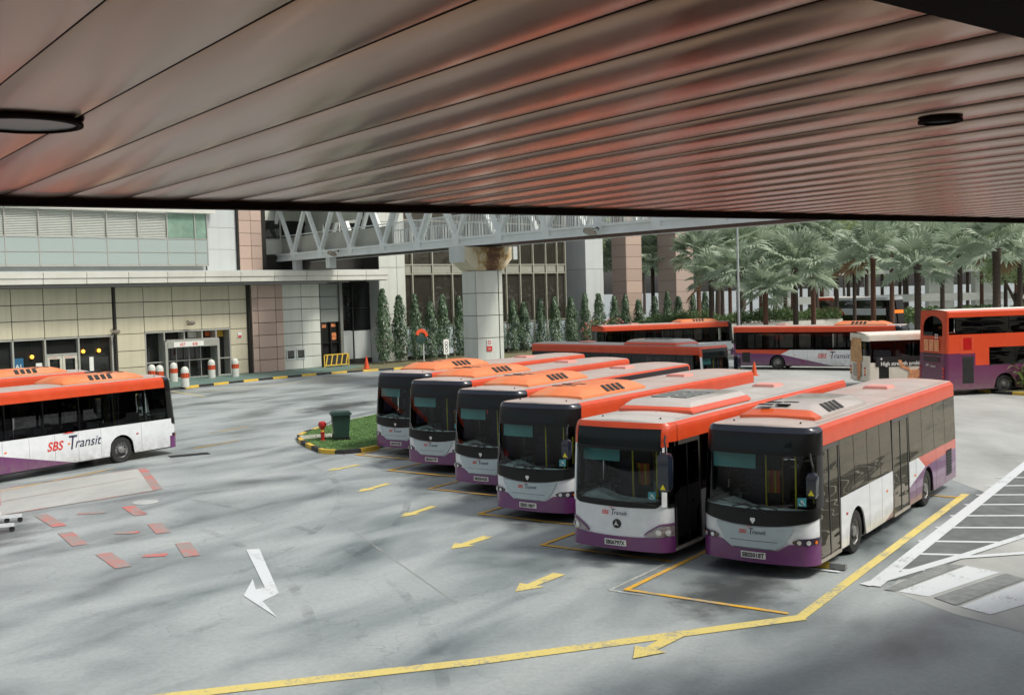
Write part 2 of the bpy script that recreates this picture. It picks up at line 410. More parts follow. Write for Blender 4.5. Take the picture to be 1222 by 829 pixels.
m_podpale2 = livery('pod_two_tone', 3, [(srgb(192, 182, 174), None), (srgb(222, 96, 46), [(-1, -.9, 1.66 + .9 * 3.2)])])
m_podcit = livery('pod_orange_skirt', 3, [(srgb(196, 188, 180), None), (srgb(222, 84, 44), [(0, -1, 3.185)])])
def vent_pod(parent, key, y0, y1, hw, h, zb, mp, nose=.5, side_slope=.22, slots=True, big_y=None):
    """air conditioning housing on the roof, sloped nose, tail and flanks"""
    def f():
        m = MB(); rows = []
        ys = [(y0, .02), (y0 + .02, .07), (y0 + nose * .5, h * .72), (y0 + nose, h), (y1 - nose * .8, h), (y1 - nose * .35, h * .7), (y1 - .02, .06), (y1, .01)]
        for y, hh in ys:
            k = hw - (.10 if y in (y0, y1) else 0)
            rows.append([(-k, y, zb), (-k + .01, y, zb + min(.06, hh)), (-k + side_slope * hh / h, y, zb + hh * .93), (-k + side_slope * 1.5 * hh / h, y, zb + hh), (0, y, zb + hh + .015), (k - side_slope * 1.5 * hh / h, y, zb + hh), (k - side_slope * hh / h, y, zb + hh * .93), (k - .01, y, zb + min(.06, hh)), (k, y, zb)])
        n = 9; vs = [v for r in rows for v in r]; fs = []
        for j in range(len(rows) - 1):
            for i in range(n - 1): a = j * n + i; fs.append((a, a + 1, a + n + 1, a + n))
        fs += [tuple(range(n)), tuple((len(rows) - 1) * n + i for i in range(n))]
        m.add(vs, fs, True); return m
    p = cpart(key, 'air_conditioning_pod', f, mp, parent)
    if slots:
        by = big_y if big_y else y0 + (y1 - y0) * .45
        for sg in (1, -1):
            for k in range(4):
                yy = by + k * .27
                def g(sg=sg, yy=yy):
                    m = MB(); A = Vector((sg * (hw - .03), 0, zb + .09)); B = Vector((sg * (hw - side_slope * 1.02), 0, zb + h * .95)); d = .012
                    nn = Vector((sg * (h), 0, side_slope)).normalized() * d
                    vs = [A + nn + Vector((0, yy, 0)), A + nn + Vector((0, yy + .17, 0)), B + nn + Vector((0, yy + .13, 0)), B + nn + Vector((0, yy - .04, 0))]
                    vs += [v - nn * 2.4 for v in vs]
                    m.add(vs, [(0, 1, 2, 3), (7, 6, 5, 4), (0, 4, 5, 1), (1, 5, 6, 2), (2, 6, 7, 3), (3, 7, 4, 0)], False); return m
                cpart(key + 'v%d%d' % (sg, k), 'vent', g, m_vent, p)
        for k in range(4):
            def g(k=k):
                m = MB(); x = -.5 + (k % 2) * .34; y = by - .75 + (k // 2) * .5 + (k % 2) * .1
                m.box(x, x + .3, y, y + .16, zb + h + .004, zb + h + .022); return m
            cpart(key + 's%d' % k, 'roof_slot', g, m_vent, p)
    return p

def logo(parent, b, key, mode, size, ctr, zb, mats=(None, None)):
    """SBS Transit lettering; mode front / off / near"""
    def surf_front(p): return b.S(p.x, p.z, logo_d - p.y)
    if mode == 'front':
        R, U = Vector((1, 0, 0)), Vector((0, 0, 1))
    elif mode == 'off':
        R, U = Vector((0, -1, 0)), Vector((0, 0, 1))
    else:
        R, U = Vector((0, 1, 0)), Vector((0, 0, 1))
    w1 = text_width('SBS', size * .92, .25, size * .012); w2 = text_width('T', size * 1.5, .2, .0); w3 = text_width('ransit', size, .3, 0)
    tot = w1 * .95 + size * .3 + w2 * .8 + w3; st = -tot / 2
    if mode == 'front': o0 = Vector((ctr, 0, zb))
    else:
        P = b.S((-1 if mode == 'off' else 1) * b.sy(ctr), zb + size * .4, 0); o0 = Vector((P.x + (-1 if mode == 'off' else 1) * .012, ctr, zb))
    gl = (lambda p: b.S(p.x, p.z, .045 + .003) + Vector((0, p.y, 0))) if mode == 'front' else None
    def f1():
        m = MB(); put_text(m, 'SBS', size * .92, o0 + R * st, R, U, .25, size * .012, .95, gl); return m
    def f2():
        m = MB(); x = st + w1 * .95 + size * .3
        put_text(m, 'T', size * 1.5, o0 + R * x - U * size * .1, R, U, .2, .0, .8, gl)
        put_text(m, 'ransit', size, o0 + R * (x + w2 * .8 - size * .26), R, U, .3, 0, 1, gl); return m
    def f3():
        m = MB(); x = st + w1 * .95 - size * .1; zt = size * 1.12
        pts = [(x, zt), (x + size * .6, zt + size * .1), (x + size * 1.1, zt + size * .02), (x + size * .6, zt - size * .01)]
        Nn = R.cross(U); q = []
        for e in (.003, -.003):
            for a, c in pts:
                p = o0 + R * a + U * c + Nn * e; q.append(gl(p) if gl else p)
        m.add(q, [(0, 1, 2, 3), (7, 6, 5, 4), (0, 1, 5, 4), (1, 2, 6, 5), (2, 3, 7, 6), (3, 0, 4, 7)], False); return m
    cpart(key + 'a', 'lettering', f1, m_redp, parent); cpart(key + 'b', 'lettering', f2, m_navyp, parent); cpart(key + 'c', 'logo_swoosh', f3, m_redp, parent)

def plate(parent, b, txt, s, z, w=.52, h=.13, rear=False, key=''):
    def f():
        m = MB()
        if rear: m.box(s - w / 2, s + w / 2, b.L + .02, b.L + .035, z, z + h)
        else: b.rect(m, s - w / 2, s + w / 2, z, z + h, .055, .02, 4)
        return m
    p = cpart('pl%d%s' % (rear, key), 'number_plate', f, m_plate, parent)
    m = MB(); sz = h * .95; tw = text_width(txt, sz, 0, .004); sq = (w - .05) / tw
    if rear: put_text(m, txt, sz, (s + w / 2 - .025, b.L + .037, z + h * .2), (-1, 0, 0), (0, 0, 1), 0, .004, sq)
    else: put_text(m, txt, sz, (s - w / 2 + .025, 0, z + h * .18), (1, 0, 0), (0, 0, 1), 0, .004, sq, lambda p: b.S(p.x, p.z, .057) + Vector((0, p.y, 0)))
    obj('plate_lettering', m, m_inkb, p); return p

def mirror(parent, b, key, sg, big=False):
    def f():
        m = MB(); x = sg * (b.W + .06); y = -.16; zt = b.H - (.55 if big else .80); h = .82 if big else .5; e_ = 1.3 if big else 1
        rows = []
        for z, k in ((zt - h, .6), (zt - h + .08, .95), (zt - .1, 1), (zt - .02, .7), (zt, .3)):
            k *= e_; rows.append([(x - .10 * k, y - .10 * k, z), (x + .10 * k, y - .10 * k, z), (x + .12 * k, y + .02, z), (x + .09 * k, y + .10 * k, z), (x - .09 * k, y + .10 * k, z), (x - .12 * k, y + .02, z)])
        vs = [v for r in rows for v in r]; fs = [tuple(range(6)), tuple(24 + i for i in range(6))]
        for j in range(4):
            for i in range(6): fs.append((j * 6 + i, j * 6 + (i + 1) % 6, (j + 1) * 6 + (i + 1) % 6, (j + 1) * 6 + i))
        m.add(vs, fs, True); return m
    o = cpart(key + 'm%d' % sg, 'mirror', f, m_navy, parent)
    def a():
        m = MB(); x = sg * (b.W + .06); zt = b.H - (.55 if big else .80)
        m.tube([(x, -.14, zt - .02), (x, -.13, zt + .10), (sg * (b.W - .02), -.02, zt + .22), (sg * (b.W - .12), .22, zt + .30)], .022, 8); return m
    cpart(key + 'a%d' % sg, 'mirror_arm', a, m_black, o)
    def g():
        m = MB(); x = sg * (b.W + .06); zt = b.H - (.55 if big else .80); h = .82 if big else .5; z = zt - h + .06; y = -.16 - (.137 if big else .105)
        m.add([(x - .06, y, z), (x + .06, y, z), (x, y, z + .11), (x - .06, y + .03, z), (x + .06, y + .03, z), (x, y + .03, z + .11)], [(0, 1, 2), (5, 4, 3), (0, 3, 4, 1), (1, 4, 5, 2), (2, 5, 3, 0)], False); return m
    cpart(key + 'y%d' % sg, 'warning_triangle', g, m_yellow, o)

def cabin(parent, b, key, vest=False, blind=True, board=False, Ln=12.0):
    """what shows through the windscreen: dashboard, wheel, seats, rails, blind"""
    def dash():
        m = MB(); m.smooth = True
        n = 10; rows = []
        for i in range(n + 1):
            x = -1.12 + 2.2 * i / n; hgt = 1.28 + .16 * math.exp(-((x + .68) / .34) ** 2)
            rows.append([(x, .24, 1.05), (x, .24, hgt - .1), (x, .34, hgt), (x, .62, hgt + .03), (x, .78, hgt - .12), (x, .8, .9)])
        vs = [v for r in rows for v in r]; fs = []
        for j in range(n):
            for i in range(5): a = j * 6 + i; fs.append((a, a + 1, a + 7, a + 6))
        m.add(vs, fs, True); return m
    cpart(key, 'dashboard', dash, m_dash, parent)
    def sw():
        m = MB(); c = Vector((-.62, .88, 1.5)); R = []
        for k in range(21):
            a = 2 * pi * k / 20; R.append(c + Vector((cos(a) * .23, sin(a) * .17, sin(a) * .15)))
        m.tube(R, .018, 6, False); m.bar(c + Vector((-.2, 0, 0)), c + Vector((.2, 0, 0)), .04); m.bar(c, c + Vector((0, -.15, -.45)), .06); return m
    cpart(key, 'steering_wheel', sw, m_black, parent)
    def ds():
        m = MB(); m.box(-.88, -.4, 1.25, 1.75, .95, 1.1); m.box(-.86, -.42, 1.68, 1.82, 1.08, 1.75); m.box(-.78, -.5, 1.7, 1.82, 1.78, 1.98); return m
    cpart(key, 'driver_seat', ds, m_seat, parent)
    def pt():
        m = MB(); m.box(-1.15, -.2, 2.02, 2.05, .9, 2.5); return m
    cpart(key, 'cab_partition', pt, m_intd, parent)
    def cl():
        m = MB(); m.box(-1.08, 1.08, .75, b.L - .3, b.H - .22, b.H - .17); return m
    cpart(key, 'ceiling_lining', cl, m_int, parent)
    def fl():
        m = MB(); m.box(-1.15, 1.15, .5, b.L - .2, .3, .36); return m
    cpart(key, 'cabin_floor', fl, m_intd, parent)
    for k, (x, y) in enumerate(((-.15, 1.1), (.62, .78), (.95, 1.75), (-.25, 2.3), (.45, 3.4))):
        def rl(x=x, y=y):
            m = MB(); m.tube([(x, y, .36), (x, y, b.H - .2)], .02, 8); return m
        cpart(key + 'r%d' % k, 'handrail', rl, mat('yellow_rail', srgb(214, 196, 40), .4), parent)
    for k in range(6):
        x = (-.82, .42)[k % 2]; y = 3.0 + (k // 2) * 1.1
        def ps():
            m = MB(); m.box(-.2, .2, -.2, .22, .78, .88); m.box(-.2, .2, .2, .28, .88, 1.5); m.box(-.03, .03, -.02, .04, .36, .78); return m
        cpart(key + 'ps', 'passenger_seat', ps, m_seat, parent, (x, y, 0))
    if blind:
        def bl():
            m = MB(); m.add([(-1.05, .46, b.H - .48), (-.1, .42, b.H - .48), (-.1, .40, b.H - .9), (-1.05, .44, b.H - .9), (-1.05, .465, b.H - .48), (-.1, .425, b.H - .48), (-.1, .405, b.H - .9), (-1.05, .445, b.H - .9)], [(0, 1, 2, 3), (7, 6, 5, 4), (0, 4, 5, 1), (2, 6, 7, 3), (1, 5, 6, 2), (0, 3, 7, 4)]); return m
        cpart(key, 'sun_blind', bl, m_teal, parent)
    if board:
        def bo():
            m = MB(); m.box(.1, .9, 1.6, 1.63, 1.15, 1.5); return m
        cpart(key, 'notice_board', bo, m_int, parent)
    if vest:
        def ve():
            m = MB(); m.box(-.5, -.18, 1.9, 1.98, 1.35, 1.85); return m
        v = cpart(key, 'hanging_vest', ve, m_vest, parent)
        def vs_():
            m = MB(); m.box(-.44, -.4, 1.885, 1.898, 1.36, 1.84); m.box(-.28, -.24, 1.885, 1.898, 1.36, 1.84); return m
        cpart(key, 'reflective_strip', vs_, m_yellow, v)

def wheelchair(parent, b, key, s, z, q=.17):
    def f():
        m = MB(); b.rect(m, s - q / 2, s + q / 2, z, z + q, .022, .005, 3); return m
    o = cpart(key, 'wheelchair_sticker', f, m_sblue, parent)
    def g():
        m = MB(); k = q / .17
        def pr(pts, w=.014):
            for (x0, z0), (x1, z1) in zip(pts[:-1], pts[1:]):
                A = b.S(s + x0 * k, z + z0 * k, .026); B = b.S(s + x1 * k, z + z1 * k, .026); m.bar(A, B, .004, w * k, (0, 0, 1) if abs(z1 - z0) < abs(x1 - x0) else (1, 0, 0))
        pr([(-.015, .13), (-.01, .08), (.03, .08), (.045, .035)]); pr([(-.01, .105), (.025, .105)])
        pr([(-.045 + .0, .06), (-.045, .04), (-.02, .022), (.01, .03)], .011); return m
    cpart(key + 'g', 'wheelchair_symbol', g, m_plate, o)

# -------- single decker, two front designs
B1 = Body(12.0, 1.25, 3.02, .13, .24, 1.15)
B2 = Body(12.0, 1.25, 3.02, .10, .16, 1.2, .24)
SILL, RAIL = 1.40, 2.62
def side_common(parent, b, key, mlow, mrail, mglass_near, mglass_off, wy=(2.8, 8.75), rail_var=None, low=None):
    for sg in (1, -1):
        A = arch(wy)(b, .31)
        spans = [(.55, 11.8)] if sg == -1 else [(1.72, 5.55), (7.0, 11.8)]
        for k, (a, c) in enumerate(spans):
            def f(a=a, c=c, sg=sg):
                m = MB(); s0, s1 = b.sy(a), b.sy(c)
                n = int((c - a) / .07)
                def g(u, v):
                    s = s0 + (s1 - s0) * u; z0 = A(s); return sg * s, z0 + (SILL - z0) * v
                b.patch(m, g, n, 3, 0, .03); return m
            cpart(key + 'sp%d%d' % (sg, k), 'side_panel', f, mlow, parent)
        # wheel wells
        for k, y in enumerate(wy):
            def wl(y=y, sg=sg):
                m = MB(); n = 14; vs = []; 
                for x in (sg * (b.W - .035), sg * (b.W - .62)):
                    for i in range(n + 1):
                        a = pi * i / n; vs.append((x, y + .57 * cos(a), .48 + .57 * sin(a) if 0 < i < n else .3))
                fs = [(i, i + 1, n + 2 + i, n + 1 + i) for i in range(n)] + [tuple(range(n + 1, 2 * n + 2))]
                m.add(vs, fs, False); return m
            cpart(key + 'ww%d%d' % (sg, k), 'wheel_well', wl, m_black, parent)
            wheel(parent, sg * (b.W - .19), y, sg)
        def ra(sg=sg):
            m = MB(); b.rect(m, sg * b.sy(.56), sg * b.sy(11.8), RAIL, b.H, 0, .03, 12, 6); return m
        cpart(key + 'ra%d' % sg, 'roof_rail', ra, mrail, parent)
        if sg == -1: wins = [(.62, 1.62)] + [(1.68 + i * 1.446, 1.68 + (i + 1) * 1.446 - .03) for i in range(7)]
        else: wins = [(1.74 + i * .945, 1.74 + (i + 1) * .945 - .03) for i in range(4)] + [(7.04 + i * 1.19, 7.04 + (i + 1) * 1.19 - .03) for i in range(4)]
        for k, (a, c) in enumerate([(w0[0] - .05, w0[0] + .05) for w0 in wins] + [(wins[-1][1] - .03, 11.85), (.5, .66)]):
            def pi_(a=a, c=c, sg=sg):
                m = MB(); b.rect(m, sg * b.sy(a), sg * b.sy(c), SILL - .02, RAIL + .02, -.014, .05, 1, 2); return m
            cpart(key + 'pi%d%d' % (sg, k), 'window_pillar', pi_, m_black, parent)
        for k, (z0_, z1_) in enumerate(((SILL - .02, SILL + .06), (RAIL - .12, RAIL + .03))):
            def st_(z0_=z0_, z1_=z1_, sg=sg):
                m = MB(); b.rect(m, sg * b.sy(1.7 if sg == 1 and k == 0 else .5), sg * b.sy(5.55 if sg == 1 and k == 0 else 11.85), z0_, z1_, -.016, .03, 6, 1); return m
            cpart(key + 'ws%d%d' % (sg, k), 'window_surround', st_, m_black, parent)
        for k, (a, c) in enumerate(wins):
            def wi(a=a, c=c, sg=sg):
                m = MB(); z0 = SILL + .005; b.rect(m, sg * b.sy(a), sg * b.sy(c), z0, RAIL - .005, .004, 0, 2, 2); return m
            cpart(key + 'w%d%d' % (sg, k), 'side_window', wi, mglass_off if sg == -1 else mglass_near, parent)
        # sliding hopper rail on windows, seen as faint line
    for k, (a, c) in enumerate(((.42, 1.68), (5.58, 6.97))):
        def fr(a=a, c=c):
            m = MB(); w_ = .05; e = .012
            b.rect(m, b.sy(a), b.sy(a) + w_, .34, RAIL - .02, e, .04, 2); b.rect(m, b.sy(c) - w_, b.sy(c), .34, RAIL - .02, e, .04, 1)
            b.rect(m, b.sy(a), b.sy(c), RAIL - .09, RAIL - .005, e + .004, .04, 4); return m
        d = cpart(key + 'd%d' % k, 'door', fr, mat('door_frame', srgb(88, 84, 80), .35, metal=.4, var=.1), parent)
        mid = (a + c) / 2
        for j, (p, q) in enumerate(((a + .055, mid - .02), (mid + .02, c - .055))):
            def lf(p=p, q=q):
                m = MB(); b.rect(m, b.sy(p), b.sy(q), .38, RAIL - .1, .0, .02, 2); return m
            cpart(key + 'dl%d%d' % (k, j), 'door_leaf', lf, mglass_near, d)
        def st(mid=mid):
            m = MB(); b.rect(m, b.sy(mid) - .02, b.sy(mid) + .02, .36, RAIL - .1, .01, .03, 1); return m
        cpart(key + 'ds%d' % k, 'door_seal', st, m_black, d)
        def sil(a=a, c=c):
            m = MB(); b.rect(m, b.sy(a), b.sy(c), .28, .345, .02, .12, 2); return m
        cpart(key + 'sl%d' % k, 'door_sill', sil, mat('sill_metal', srgb(170, 165, 155), .4, metal=.3), d)
    for sg in (1, -1):
        ys = ((3.7, 4.65, 7.6, 9.6, 10.6) if sg == 1 else (1.9, 3.7, 4.65, 5.6, 6.6, 7.6, 9.6, 10.6))
        for k, y in enumerate(ys):
            def sm(y=y, sg=sg):
                m = MB(); b.rect(m, sg * b.sy(y), sg * (b.sy(y) + .008), .33, SILL - .02, .0025, .01, 1, 3); return m
            cpart(key + 'sm%d%d' % (sg, k), 'panel_seam', sm, MATS['seam_grey'] if 'seam_grey' in MATS else mat('seam_grey', g1(.14), .7), parent)
        for k, y in enumerate((2.05, 5.0, 7.45)):
            def mk(y=y, sg=sg):
                m = MB(); b.rect(m, sg * b.sy(y), sg * (b.sy(y) + .09), .98, 1.03, .012, .02, 1); return m
            cpart(key + 'mk%d%d' % (sg, k), 'side_marker', mk, m_amber if k else m_red, parent)
        def gr(sg=sg):
            m = MB(); b.rect(m, sg * b.sy(10.72), sg * b.sy(11.3), .5, 1.2, .006, .02, 1); return m
        o_ = cpart(key + 'eg%d' % sg, 'side_grille', gr, m_vent, parent)
        def gs(sg=sg):
            m = MB()
            for q in range(7): b.rect(m, sg * b.sy(10.75), sg * b.sy(11.27), .55 + q * .09, .57 + q * .09, .014, .01, 1)
            return m
        cpart(key + 'gs%d' % sg, 'grille_slat', gs, m_black, o_)
    # underbody
    def ub():
        m = MB(); m.box(-1.17, 1.17, .45, 11.8, .26, .32); return m
    cpart(key, 'chassis', ub, m_black, parent)

def rear_common(parent, b, key, mpaint, mtop):
    def f():
        m = MB()
        for sg in (1, -1): b.rect(m, sg * b.sy(11.8), sg * b.SE, .34, 1.78, 0, .03, 12, 3)
        return m
    cpart(key, 'rear_panel', f, mpaint, parent)
    def f():
        m = MB()
        for sg in (1, -1): b.rect(m, sg * b.sy(11.8), sg * b.SE, 2.60, b.H, 0, .03, 12, 6)
        return m
    cpart(key, 'rear_top_panel', f, mtop, parent)
    def f():
        m = MB()
        for sg in (1, -1): b.rect(m, sg * b.sy(11.82), sg * b.SE, 1.78, 2.60, -.004, .02, 12)
        return m
    cpart(key, 'rear_window', f, m_tint, parent)
    def f():
        m = MB()
        for k in range(6): m.box(-.6, .6, b.L + .005, b.L + .035, .62 + k * .12, .66 + k * .12)
        return m
    cpart(key, 'engine_grille', f, m_black, parent)
    for sg in (1, -1):
        for k, z in enumerate((.72, .9, 1.08)):
            def g(sg=sg, z=z):
                m = MB(); m.lathe([(0, .05), (.06, .05), (.075, .03), (.075, 0)], 14, 'y', (sg * .98, b.L - .005, z)); return m
            cpart(key + 'l%d%d' % (sg, k), 'tail_light', g, m_red if k != 1 else m_amber, parent)

def front_scania(parent, b, key):
    xw = 1.34
    def lower(s): return .50
    def f():
        m = MB(); b.rect(m, -b.sy(.56), b.sy(.43), lambda s: .5, lambda s: 1.40, 0, .03, 30, 3); return m
    cpart(key, 'front_panel', f, m_white, parent)
    def f():
        m = MB()
        def top(s):
            a = abs(s)
            if a < .50: return .545
            if a < .72: return .545 + (a - .5) / .22 * .14
            return .685 + (a - .72) * .06
        b.rect(m, -b.sy(.56), b.sy(.43), .27, top, .028, .04, 60, 3); return m
    cpart(key, 'bumper', f, m_purple, parent)
    def f():
        m = MB()
        def g(u, v):
            z = .56 + v * .44; hw = .50 + .34 * v ** .7
            if v < .2: hw = .50 + .34 * v ** .7 - (.2 - v) * .35
            return (2 * u - 1) * hw, z + .055 * (2 * u - 1) ** 2 * v
        b.patch(m, g, 20, 10, .045, .05); return m
    gp = cpart(key, 'grille_panel', f, m_grille, parent)
    def f():
        m = MB(); b.rect(m, -.5, .5, .715, .722, .049, .01, 12); b.rect(m, -.42, .42, .565, .572, .049, .01, 10); return m
    cpart(key + 'g', 'panel_groove', f, m_black, gp)
    def low(s): return 1.02 + .20 * (min(abs(s), 1.45) / 1.4) ** 2.3
    def gb(s): return 1.36 + .05 * (abs(s) / 1.34) ** 2
    def f():
        m = MB(); b.rect(m, -1.42, 1.42, low, gb, .022, .03, 40, 2); return m
    cpart(key, 'front_mask', f, mat('gloss_black', g1(.008), .3, var=.2, spec=.3), parent)
    def f():
        m = MB(); b.rect(m, -xw, xw, lambda s: gb(s) + .002, 2.46, .014, 0, 36, 8); return m
    cpart(key, 'windscreen', f, m_ws, parent)
    def f():
        m = MB()
        for sg in (1, -1): b.rect(m, sg * (xw - .03), sg * 1.60, gb, 2.46, .016, .03, 6, 6)
        return m
    cpart(key, 'front_pillar', f, m_black, parent)
    def f():
        m = MB(); b.rect(m, -1.60, 1.60, 2.462, 2.90, .02, .03, 40, 3); return m
    dp = cpart(key, 'destination_panel', f, MATS['gloss_black'], parent)
    def f():
        m = MB(); b.rect(m, -.95, .75, 2.54, 2.80, .026, .006, 20, 2); return m
    cpart(key, 'destination_display', f, m_disp, dp)
    def f():
        m = MB(); b.rect(m, -1.60, 1.60, 2.902, b.H, .024, .05, 40, 5); return m
    cpart(key, 'roof_visor', f, m_navy, parent)
    for sg in (1, -1):
        def f(sg=sg):
            m = MB()
            def g(u, v):
                s = .80 + u * .62; c = .74 + .035 * u
                hh = .065 * min(1, u * 4 + .25) ** .8
                return sg * s, c + (v - .5) * 2 * hh
            b.patch(m, g, 10, 3, .036, .02); return m
        h = cpart(key + 'h%d' % sg, 'headlight', f, mat('headlight_housing', srgb(40, 20, 44), .15, coat=1), parent)
        for k, (s, r) in enumerate(((.93, .045), (1.1, .05), (1.25, .035))):
            def f(sg=sg, s=s, r=r):
                m = MB(); P = b.S(sg * s, .745, .04); Q = b.S(sg * s, .745, .055)
                n = (Q - P).normalized(); sv = n.cross(Vector((0, 0, 1))).normalized(); n_ = 14
                vs = [P + n * .02] + [P + n * .012 + (sv * cos(2 * pi * i / n_) + Vector((0, 0, 1)) * sin(2 * pi * i / n_)) * r for i in range(n_)]
                m.add(vs, [(0, i + 1, (i + 1) % n_ + 1) for i in range(n_)], True); return m
            cpart(key + 'hl%d%d' % (sg, k), 'lamp', f, m_lamp if k < 2 else m_amber, h)
    for sg, x0 in ((1, -.25), (-1, .3)):
        def f(sg=sg, x0=x0):
            m = MB(); 
            pts = [b.S(x0 + sg * t * .75, 1.32 + .14 * (1 - abs(2 * t - 1)) - .02 + (.09 * t), .045) for t in (0, .3, .6, 1)]
            m.tube(pts, .014, 6); pts = [b.S(x0 + sg * (.35 + t * .7), 1.42 + t * .07, .03) for t in (0, .5, 1)]; m.tube(pts, .010, 5); return m
        cpart(key + 'wi%d' % sg, 'wiper', f, m_rubber, parent)
    def f():
        m = MB(); P = b.S(0, 1.14, .03)
        m.prism([(-.05, .05), (.05, .05), (.055, 0), (0, -.075), (-.055, 0)], 0, .012, lambda x, y, z: (P.x + x, P.y - z, P.z + y)); return m
    cpart(key, 'badge', f, m_chrome, parent)
    logo(parent, b, key + 'lg', 'front', .125, .0, .86)
    mirror(parent, b, key, 1)
    wheelchair(parent, b, key, .98, 1.47)
    def f():
        m = MB(); m.tube([(1.12, .42, 1.5), (1.12, .42, 2.2)], .018, 8); return m
    cpart(key, 'door_pillar_strip', f, m_yellow, parent)

def front_citaro(parent, b, key):
    mgl = mat('gloss_black', g1(.008), .3, var=.2, spec=.3)
    def f():
        m = MB(); b.rect(m, -b.sy(.56), b.sy(.38), .5, lambda s: 1.30, 0, .03, 30, 3); return m
    cpart(key, 'front_panel', f, m_white, parent)
    def f():
        m = MB()
        b.rect(m, -b.sy(.56), b.sy(.38), .27, lambda s: .56 + .05 * min(1, abs(s) / 1.2) ** 2, .022, .03, 40, 2); return m
    cpart(key, 'bumper', f, m_purple, parent)
    def gb(s): return 1.20 + .02 * s * s + .10 * max(0, (abs(s) - .92) / .16) ** 2
    def f():
        m = MB(); b.rect(m, -1.08, 1.08, lambda s: gb(s) + .13, 2.44, .014, 0, 30, 8); return m
    cpart(key, 'windscreen', f, m_ws, parent)
    def f():
        m = MB(); b.rect(m, -1.08, 1.08, gb, lambda s: gb(s) + .13, .018, .03, 30, 2); return m
    cpart(key, 'front_mask', f, mgl, parent)
    def f():
        m = MB(); b.rect(m, -1.10, 1.10, 2.43, 2.50, .016, .03, 24); return m
    cpart(key, 'windscreen_header', f, mgl, parent)
    for sg in (1, -1):
        def f(sg=sg):
            m = MB(); b.rect(m, sg * 1.07, sg * 1.18, 1.25, 2.56, .026, .04, 2, 6); return m
        cpart(key + 'p%d' % sg, 'front_pillar', f, m_white, parent)
        def f(sg=sg):
            m = MB(); b.rect(m, sg * 1.18, sg * 1.60, lambda s: 1.22 + .06 * max(0, abs(abs(s) - 1.35) / .2 - .5), RAIL, .012, .03, 6, 6); return m
        cpart(key + 'q%d' % sg, 'corner_window', f, m_tint, parent)
        def f(sg=sg):
            m = MB(); b.rect(m, sg * 1.04, sg * 1.22, 2.52, b.H, .03, .04, 3, 6); return m
        cpart(key + 'o%d' % sg, 'corner_trim', f, m_orange, parent)
        def f(sg=sg):
            m = MB(); b.rect(m, sg * 1.22, sg * 1.60, RAIL, b.H, .0, .04, 6, 6); return m
        cpart(key + 'oo%d' % sg, 'corner_roof_rail', f, m_orange, parent)
        def f(sg=sg):
            m = MB()
            def g(u, v):
                s = .70 + .66 * u; z0 = .60 + .02 * u; z1 = z0 + .01 + .21 * min(1, u * 1.9) ** .8
                return sg * s, z0 + (z1 - z0) * v
            b.patch(m, g, 12, 4, .03, .02); return m
        h = cpart(key + 'h%d' % sg, 'headlight', f, mat('lamp_clear', srgb(150, 140, 140), .08, coat=1, metal=.3, var=.4, scale=14), parent)
        def f(sg=sg):
            m = MB()
            def g(u, v):
                s = .68 + .7 * u; z1 = .615 + .02 * u + .23 * min(1, u * 1.9) ** .8
                return sg * s, z1 + v * .035
            b.patch(m, g, 12, 1, .034, .02); return m
        cpart(key + 'hb%d' % sg, 'headlight_brow', f, m_purple, h)
        for k, s in enumerate((1.0, 1.18)):
            def f(sg=sg, s=s):
                m = MB(); P = b.S(sg * s, .71, .036); Q = b.S(sg * s, .71, .055); n = (Q - P).normalized(); sv = n.cross(Vector((0, 0, 1))).normalized(); n_ = 14
                vs = [P + n * .02] + [P + n * .01 + (sv * cos(2 * pi * i / n_) + Vector((0, 0, 1)) * sin(2 * pi * i / n_)) * .065 for i in range(n_)]
                m.add(vs, [(0, i + 1, (i + 1) % n_ + 1) for i in range(n_)], True); return m
            cpart(key + 'hl%d%d' % (sg, k), 'lamp', f, m_lamp, h)
    def f():
        m = MB(); b.rect(m, -1.04, 1.04, 2.50, 2.90, .02, .03, 26, 3); return m
    dp = cpart(key, 'destination_panel', f, m_disp, parent)
    def f():
        m = MB(); b.rect(m, -1.22, 1.22, 2.90, b.H, .028, .04, 26, 5); return m
    cpart(key, 'front_roof_trim', f, m_orange, parent)
    def f():
        m = MB(); P = b.S(.03, .83, .01); m.lathe([(0, -.02), (.095, -.02), (.1, -.01), (.1, .02)], 24, 'y', P)
        return m
    e = cpart(key, 'emblem', f, m_inkb, parent)
    def f():
        m = MB(); P = b.S(.03, .83, .035)
        for k in range(3):
            a = pi / 2 + k * 2 * pi / 3; q = [(cos(a) * .082, sin(a) * .082), (cos(a + pi / 3) * .02, sin(a + pi / 3) * .02), (0, 0), (cos(a - pi / 3) * .02, sin(a - pi / 3) * .02)]
            m.prism(q, 0, .01, lambda x, y, z: (P.x + x, P.y - z, P.z + y))
        return m
    cpart(key, 'three_pointed_star', f, m_chrome, e)
    logo(parent, b, key + 'lg', 'front', .135, .0, 1.03)
    for sg, x0 in ((1, -.5), (1.001, .1)):
        def f(x0=x0):
            m = MB(); m.tube([b.S(x0 + t * .85, 1.28 + .2 * t * (1 - t), .04) for t in (0, .33, .66, 1)], .013, 6); return m
        cpart(key + 'wi%s' % x0, 'wiper', f, m_rubber, parent)
    mirror(parent, b, key, 1, True)
    wheelchair(parent, b, key, .86, 1.40)

